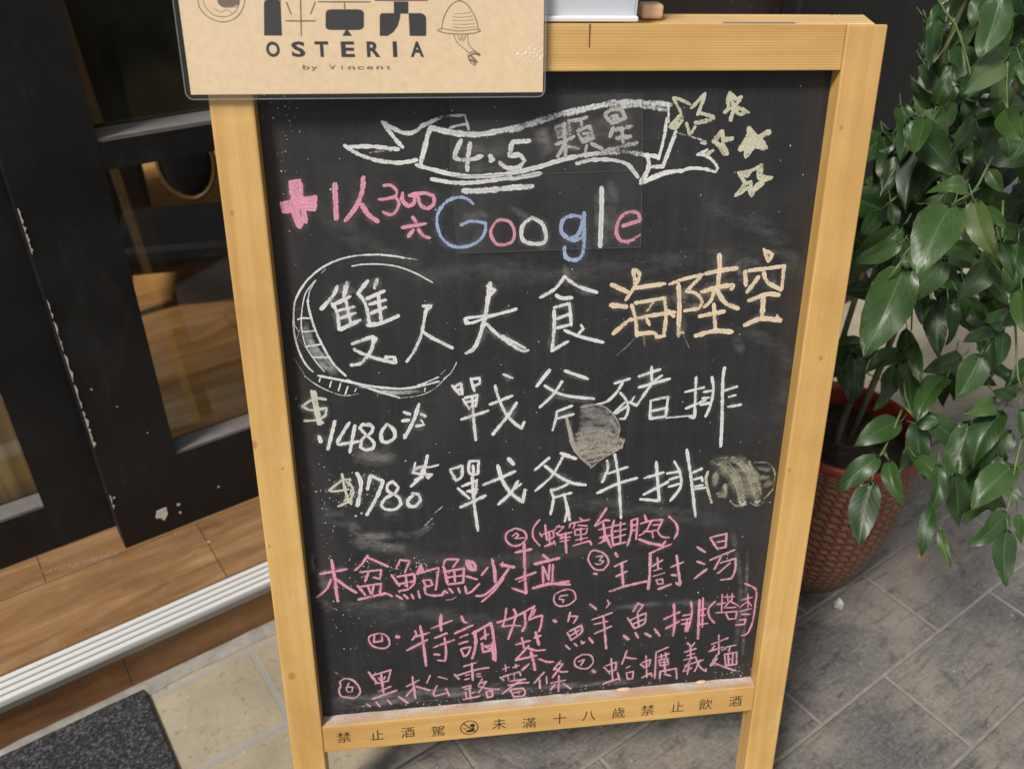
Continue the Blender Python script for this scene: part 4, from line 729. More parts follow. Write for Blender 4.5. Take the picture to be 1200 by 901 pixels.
 ('chalk_writing', 'pink chalk milk tea line', """P 233 1 -1917 3211 -2008 3186 -2028 3133 -1983 3037 -1862 2996 -1798 3039 -1809 3138 -1862 3199 -1917 3211|P 242 1 -1963 3181 -1974 3092 -1879 3103|P 242 1 -1880 3180 -1879 3096|P 583 1 -1708 3144 -1697 3140|P 243 1 -1503 3204 -1494 3147 -1542 3082|P 292 1 -1517 3122 -1346 3160|P 294 1 -1605 2941 -1372 3065|P 343 1 -1444 3267 -1419 3041 -1397 2697|P 389 1 -1203 3395 -1212 3285 -1209 3181|P 243 1 -1316 3220 -1081 3307|P 342 1 -1280 3083 -1148 3133|P 295 1 -1296 2951 -1180 2995 -1065 3033|P 296 1 -1172 3072 -1161 2873 -1176 2745 -1257 2761|P 395 1 -1294 2851 -1243 2838|P 292 1 -972 3352 -945 3273 -911 3263|P 343 1 -1051 3123 -849 3215|P 295 1 -995 3061 -908 3094|P 296 1 -1009 2970 -910 2996|P 297 1 -987 2897 -877 2914 -908 2817 -955 2786 -988 2883|P 396 1 -827 3125 -816 2938 -859 2746|P 396 1 -847 3103 -635 3226 -604 2965 -586 2683|P 349 1 -617 2950 -613 2703|P 296 1 -708 3145 -703 3008|P 296 1 -756 3013 -669 3077|P 298 1 -743 2947 -732 2823 -638 2838 -631 2911 -737 2905|P 248 1 -704 2894 -651 2864|P 246 1 -457 3415 -477 3258 -503 3165 -384 3169 -291 3152|P 294 1 -563 3227 -345 3293 -134 3415|P 295 1 -371 3391 -351 3278 -437 2980|P 345 1 -246 3331 -238 3171 -271 3077|P 296 1 -134 3415 -166 3323 -199 3223 -106 3262 -40 3271 -51 3152 -77 3049|P 197 1 -121 3367 -146 3290|P 349 1 -344 2889 -183 2929|P 299 1 -277 2980 -249 2830|P 299 1 -129 2965 -56 2990|P 349 1 -117 3045 -74 2861|P 301 1 -196 2857 -343 2674|P 301 1 -209 2834 -114 2782 2 2778|P 302 1 -350 2666 -99 2706|P 404 1 -168 2763 -139 2635 -117 2498|P 354 1 -193 2590 -268 2514|P 304 1 -71 2653 25 2600 100 2592"""),
 ('chalk_writing', 'pale pink chalk fish line', """PL 216 1 101 3550 90 3473 145 3389 265 3393 349 3464 327 3561 259 3606 167 3591 101 3550|PL 196 1 248 3529 168 3521 149 3483 209 3469 197 3431|PL 595 1 102 3185 116 3176|PL 248 1 288 3287 264 3161|PL 248 1 289 3231 377 3222 332 3130|PL 301 1 262 2998 312 2886|PL 300 1 288 3020 422 3088 432 2989 319 2894|PL 250 1 303 2953 403 3025|PL 250 1 348 3047 371 2963|PL 252 1 246 2819 295 2756|PL 252 1 348 2833 383 2796|PL 252 1 429 2858 458 2822|PL 252 1 437 2824 470 2845|PL 252 1 523 2898 574 2818|PL 297 1 515 3377 593 3300|PL 199 1 759 3374 711 3308|PL 198 1 723 3417 743 3355|PL 249 1 548 3153 783 3231|PL 250 1 576 3089 737 3114|PL 302 1 590 2955 783 3038|PL 302 1 682 3200 709 2974 737 2721|PL 250 1 1092 3342 1039 3226|PL 250 1 1084 3333 1154 3306 1092 3201|PL 252 1 975 3141 1070 2978|PL 252 1 1011 3107 1195 3191 1187 3049 1070 2978|PL 252 1 1093 3181 1121 2994|PL 252 1 1041 3043 1175 3101|PL 406 1 945 2887 1000 2830|PL 304 1 1082 2915 1122 2838|PL 407 1 1205 2892 1269 2844|PL 305 1 1315 2943 1383 2843|P 355 1 1525 3281 1553 3033 1551 2825|P 303 1 1419 3077 1604 3161|P 305 1 1455 2939 1606 3028|P 304 1 1732 3302 1756 3116 1723 2871|P 253 1 1652 3105 1738 3118|P 254 1 1639 3045 1735 3056|P 254 1 1644 2983 1731 2995|P 255 1 1697 2873 1710 3038|P 356 1 1835 3312 1849 3045 1866 2751|P 254 1 1876 3338 1905 2915|P 223 1 1847 3168 1925 3181|P 224 1 1864 3085 1925 3089|P 225 1 1874 2960 1963 2961|P 254 1 2030 3273 1960 3178 1981 3053 2051 2963|P 203 1 2109 3367 2124 3121|P 203 1 2061 3230 2165 3240|P 204 1 2055 3107 2320 3102|P 202 1 2139 3324 2262 3322|P 202 1 2170 3361 2190 3258|P 202 1 2231 3366 2234 3254|P 203 1 2215 3266 2154 3169|P 203 1 2216 3256 2329 3183|P 204 1 2181 3167 2296 3166|P 205 1 2181 3085 2225 2997 2313 2999 2314 3082|P 203 1 2365 3262 2486 3291|P 203 1 2428 3337 2450 3131|P 204 1 2430 3235 2350 3161|P 204 1 2449 3223 2491 3168|P 204 1 2356 3099 2495 3126|P 205 1 2379 3055 2487 3044|P 257 1 2323 2904 2431 2904 2441 2976 2370 2973|P 256 1 2375 3494 2519 3390 2535 3164 2528 2915 2482 2762 2413 2737"""),
 ('chalk_writing', 'pale pink chalk truffle fries line', """PL 247 1 -2328 2618 -2388 2584 -2387 2518 -2411 2454 -2392 2368 -2328 2343 -2238 2324 -2174 2393 -2187 2495 -2246 2584 -2309 2616|PL 198 1 -2288 2548 -2325 2477 -2310 2417 -2264 2420 -2253 2486 -2305 2491|PL 196 0.5 -2430 2720 -2322 2610|PL 296 1 -2058 2679 -1977 2521|PL 247 1 -2023 2626 -1804 2684 -1846 2523|PL 248 1 -1991 2506 -1865 2525|PL 298 1 -1918 2630 -1907 2362|PL 198 1 -1953 2585 -1936 2549|PL 198 1 -1875 2592 -1889 2561|PL 249 1 -1965 2385 -1817 2444|PL 300 1 -2037 2284 -1754 2378|PL 251 1 -2107 2216 -2070 2177|PL 251 1 -2000 2237 -1958 2164|PL 251 1 -1867 2255 -1824 2182|PL 302 1 -1733 2282 -1631 2176|PL 300 1 -1561 2557 -1541 2243|PL 250 1 -1633 2423 -1491 2499|PL 251 1 -1548 2405 -1646 2281|PL 251 1 -1521 2410 -1364 2333|PL 200 1 -1356 2551 -1400 2447|PL 200 1 -1264 2524 -1159 2479|PL 252 1 -1282 2391 -1325 2294 -1314 2242 -1165 2276|PL 253 1 -1176 2337 -1139 2230|PL 250 1 -961 2641 -814 2683|PL 251 1 -1071 2536 -1019 2463|PL 251 1 -1044 2516 -829 2576 -667 2592|PL 301 1 -867 2672 -858 2428|PL 201 1 -944 2505 -897 2517|PL 201 1 -952 2447 -898 2458|PL 201 1 -810 2507 -762 2518|PL 202 1 -810 2473 -756 2476|PL 253 1 -981 2331 -886 2355 -880 2311 -955 2303|PL 203 1 -949 2268 -937 2163|PL 254 1 -900 2331 -890 2158|PL 203 1 -895 2227 -834 2246|PL 255 1 -978 2151 -780 2180|PL 253 1 -750 2433 -792 2352|PL 253 1 -778 2368 -696 2393 -793 2233|PL 254 1 -792 2327 -670 2279 -541 2255|PL 255 1 -705 2240 -630 2248 -623 2161 -685 2151 -705 2240|PL 202 1 -506 2549 -424 2574|PL 202 1 -472 2612 -465 2519|PL 202 1 -384 2561 -309 2586|PL 202 1 -350 2607 -343 2556|PL 253 1 -533 2434 -492 2387|PL 253 1 -506 2439 -302 2493 -288 2432|PL 203 1 -445 2449 -431 2380|PL 203 1 -370 2475 -363 2389|PL 254 1 -424 2362 -233 2374|PL 255 1 -438 2303 -287 2321 -191 2318|PL 255 1 -260 2377 -370 2304 -507 2182|PL 256 1 -411 2240 -259 2240 -231 2168 -259 2119 -369 2123 -411 2223|PL 205 1 -369 2184 -287 2191|PL 255 1 -7 2451 -122 2302|PL 307 1 -60 2338 -52 2216|PL 205 1 22 2380 30 2276|PL 254 1 189 2599 123 2505 110 2473|PL 255 1 149 2553 218 2554 98 2363|PL 255 1 123 2497 193 2438 276 2429|PL 256 1 79 2279 252 2303|PL 257 1 174 2380 172 2147|PL 257 1 128 2248 74 2176|PL 258 1 232 2253 325 2164"""),
 ('chalk_writing', 'pale pink chalk clam pasta line', """PL 224 1 449 2665 366 2604 368 2511 446 2456 532 2458 586 2546 545 2643 449 2665|PL 204 1 405 2565 480 2592 435 2504|PL 616 1 592 2404 608 2391|PL 226 1 723 2448 788 2355|PL 226 1 748 2466 869 2506 866 2389 778 2377|PL 227 1 805 2567 838 2230|PL 269 1 725 2199 916 2254|PL 228 1 894 2343 926 2231|PL 226 1 992 2663 941 2467|PL 226 1 971 2570 1042 2545 1113 2533|PL 227 1 997 2407 1040 2424|PL 228 1 1010 2330 1089 2343 1086 2235 1024 2231 1001 2331|PL 227 1 1171 2441 1227 2392|PL 227 1 1188 2461 1291 2503 1280 2408 1210 2383|PL 228 1 1234 2563 1264 2236|PL 229 1 1202 2233 1313 2296 1326 2240|PL 228 1 1356 2593 1364 2203|PL 226 1 1355 2603 1501 2662|PL 227 1 1387 2525 1517 2565|PL 227 1 1420 2564 1433 2499|PL 227 1 1472 2580 1485 2515|PL 228 1 1399 2481 1505 2491 1520 2403 1423 2392 1399 2481|PL 228 1 1411 2437 1508 2448|PL 228 1 1460 2496 1493 2276|PL 230 1 1420 2306 1624 2327 1645 2172|PL 229 1 1429 2305 1427 2196|PL 230 1 1486 2255 1560 2225|PL 227 1 1737 2701 1777 2654|PL 227 1 1827 2692 1795 2642|PL 228 1 1713 2565 1852 2604|PL 228 1 1744 2508 1840 2530|PL 229 1 1713 2447 1863 2474|PL 228 1 1778 2633 1802 2459|PL 229 1 1729 2359 1958 2421|PL 229 1 1794 2438 1718 2273|PL 230 1 1782 2375 1776 2223|PL 230 1 1865 2452 1931 2315 2010 2241 2006 2285|PL 230 1 1921 2425 1864 2257|PL 230 1 1745 2270 1823 2316|PL 228 1 2122 2777 2150 2487|PL 228 1 2045 2648 2244 2723|PL 229 1 2019 2544 2194 2589|PL 228 1 2083 2622 2053 2561|PL 229 1 2180 2548 2233 2564|PL 230 1 2132 2488 2057 2323|PL 230 1 2085 2407 2138 2423 2075 2321|PL 231 1 2098 2362 2243 2281 2396 2209|PL 229 1 2221 2586 2355 2605|PL 229 1 2283 2601 2273 2516|PL 230 1 2223 2479 2375 2495 2395 2308 2259 2301 2223 2479|PL 230 1 2269 2474 2293 2319|PL 230 1 2330 2489 2339 2314|PL 230 1 2286 2396 2340 2401"""),
 ('chalk_dust', 'faint films of rubbed chalk', """D 2041 0.087 -173 8657 -93 8543 -38 8440|D 1255 0.099 -134 8644 -38 8491|D 1569 0.056 156 8691 421 8725 728 8760|D 1894 0.043 1 8516 346 8600 749 8633|D 1871 0.074 -918 8529 -658 8500 -409 8496|D 1572 0.074 -922 8352 -660 8322 -409 8343|D 1137 0.081 517 8196 577 8056 551 7845|D 1153 0.062 551 7845 579 7629|D 802 0.081 -783 7948 -626 7892|D 726 0.081 -416 7957 -221 7865|D 1135 0.062 -753 7596 -698 7736|D 752 0.081 118 7461 141 7275 155 7125|D 802 0.062 -853 7915 -679 7841|D 2289 0.081 -2085 5546 -1844 5482 -1614 5417|D 1767 0.081 -2063 5447 -1849 5400 -1616 5384|D 2026 0.074 -2101 4475 -1878 4403 -1606 4363|D 1663 0.081 -2060 4400 -1760 4339 -1547 4321|D 1464 0.136 -2116 4688 -2051 4542 -1903 4494 -1692 4477|D 922 0.099 -1661 4493 -1448 4458 -1260 4586|D 184 0.55 -1337 4574 -1257 4656|D 137 0.5 -1240 4708 -1146 4789|D 904 0.087 -1817 4943 -1672 4863|D 1276 0.074 -1767 4766 -1591 4682|D 2169 0.062 -2432 4817 -2261 4734 -2133 4654|D 1844 0.062 -2118 4441 -1879 4392 -1639 4315|D 2285 0.062 -2301 3600 -1930 3534 -1548 3589|D 1508 0.087 -2548 3745 -2481 3663 -2428 3551|D 1489 0.099 -2509 4068 -2471 3947 -2502 3861|D 958 0.099 -1636 3598 -1607 3409|P 182 0.5 -2316 4598 -2315 4570|P 552 0.124 -2535 4332 -2563 4219 -2550 4087|P 276 0.248 -2563 4212 -2559 4190|D 1031 0.099 1213 7020 1407 7045|D 865 0.112 1382 6948 1499 6927|D 1198 0.093 1871 7321 1997 7365 2097 7345|D 865 0.099 2258 7243 2288 7128|D 687 0.112 1867 7353 1954 7156|D 175 0.248 881 6618 788 6521 678 6424|D 262 0.248 951 6683 978 6512|D 176 0.248 1375 6631 1454 6473|D 1244 0.062 1932 6572 2036 6395|D 2421 0.037 -2280 8033 -1219 7358 -62 7489|D 2521 0.037 -728 7257 964 7372 2182 7507|D 2203 0.043 1438 7948 2162 7679 2591 7141|D 1808 0.037 1910 6712 2515 6308 2520 5512|D 2452 0.037 -2063 4364 -774 4035 577 4145|D 2335 0.043 -2130 3359 -1172 3382 -191 3044|D 808 0.087 2146 4243 2337 3406 2366 2528|D 509 0.124 2357 3997 2415 3278 2468 2387|D 2280 0.05 -19 4846 1144 4544 2155 4355|D 1005 0.074 612 3268 1533 3300 2278 3168|D 1612 0.124 -2573 2288 -1406 2278 -184 2292|D 1019 0.149 -2542 2195 -1409 2202 -183 2214 1294 2176"""),
]
SHEET_INK = """I 75 -2962 9736 -2957 9667 -2909 9605 -2829 9566 -2756 9564 -2673 9599 -2616 9669 -2593 9738|I 55 -2923 9736 -2912 9674 -2859 9615 -2788 9599 -2713 9615 -2657 9669 -2632 9738|I 48 -2807 9737 -2807 9698 -2755 9668 -2657 9675 -2640 9715|I 48 -2841 9661 -2796 9633 -2745 9652 -2712 9624|F H -2806 9743 -2641 9744 -2642 9694 -2693 9675 -2779 9670 -2807 9698|F K -2450 9704 -2438 9723 -2407 9736 -2348 9737 -2325 9723 -2317 9705 -2331 9459 -2474 9459|I 104 -2272 9710 -2243 9621|I 104 -2043 9711 -2088 9622|I 105 -2290 9570 -2055 9570|I 105 -2158 9740 -2176 9459|I 90 -2306 9735 -2321 9714|I 98 -2018 9713 -1601 9715|I 112 -1808 9714 -1812 9651|F K -1953 9651 -1923 9658 -1701 9659 -1671 9652 -1657 9633 -1664 9529 -1680 9510 -1706 9502 -1945 9502 -1969 9511 -1976 9528 -1967 9632|F K -1805 9514 -1847 9457 -1765 9457|F N -1564 9736 -1131 9739 -1131 9725 -1565 9722|F K -1410 9719 -1291 9719 -1295 9627 -1415 9627|F K -1531 9614 -1515 9631 -1361 9632 -1363 9601 -1387 9534 -1425 9486 -1473 9457 -1540 9457|F K -1294 9632 -1192 9632 -1161 9620 -1149 9597 -1154 9457 -1292 9457|I 72 -1025 9501 -1007 9587 -963 9669 -910 9716 -858 9726 -796 9688 -735 9588 -715 9501|I 72 -1059 9501 -1002 9482 -884 9472 -766 9477 -694 9496|I 57 -1059 9501 -1024 9515 -884 9496 -715 9511 -694 9496|I 64 -883 9745 -863 9731 -847 9745|I 35 -776 9641 -855 9629 -920 9631|I 36 -761 9612 -855 9602 -933 9607|I 36 -751 9583 -843 9576 -934 9578|I 36 -741 9554 -830 9547 -922 9549|I 36 -736 9530 -831 9520 -935 9525|I 65 -924 9467 -899 9411 -860 9374 -821 9345 -795 9320|I 57 -890 9465 -870 9418 -853 9467|I 57 -853 9453 -843 9414 -821 9467|I 58 -805 9472 -801 9399 -776 9362 -741 9337|I 72 -795 9320 -760 9340 -702 9312|I 145 -803 9295 -755 9320 -707 9305|I 145 -796 9275 -751 9250 -743 9231|I 160 -777 9295 -729 9250|I 87 -808 9310 -793 9261 -751 9221"""
SHEET_TITLE = [('O', -0.2414, 0.9355, 0.0121), ('S', -0.221, 0.9355, 0.01214), ('T', -0.202, 0.9355, 0.01218), ('E', -0.1808, 0.9354, 0.01222), ('R', -0.1597, 0.9354, 0.01227), ('I', -0.1419, 0.9354, 0.0123), ('A', -0.1234, 0.9354, 0.01234)]
SHEET_BYLINE = [('b', -0.2159, 0.9217, 0.00469), ('y', -0.2093, 0.9216, 0.00469), ('V', -0.1944, 0.9216, 0.0047), ('i', -0.1865, 0.9216, 0.00471), ('n', -0.1787, 0.9215, 0.00472), ('c', -0.1712, 0.9215, 0.00472), ('e', -0.1634, 0.9215, 0.00473), ('n', -0.1554, 0.9215, 0.00474), ('t', -0.1481, 0.9214, 0.00474)]
BAR_TEXT = [('禁', -0.2388, 0.1889, 0.01592), ('止', -0.2005, 0.1879, 0.016), ('酒', -0.1648, 0.1873, 0.01607), ('駕', -0.1298, 0.1848, 0.01615), ('未', -0.0566, 0.1868, 0.01628), ('滿', -0.0205, 0.1837, 0.01637), ('十', 0.0168, 0.1857, 0.01643), ('八', 0.0524, 0.186, 0.0165), ('歲', 0.0893, 0.1861, 0.01657), ('禁', 0.1256, 0.1858, 0.01664), ('止', 0.1631, 0.1866, 0.0167), ('飲', 0.1988, 0.1863, 0.01677), ('酒', 0.237, 0.1865, 0.01685)]
BAR_SIGN = (-0.0923, 0.1854, 1.0139)
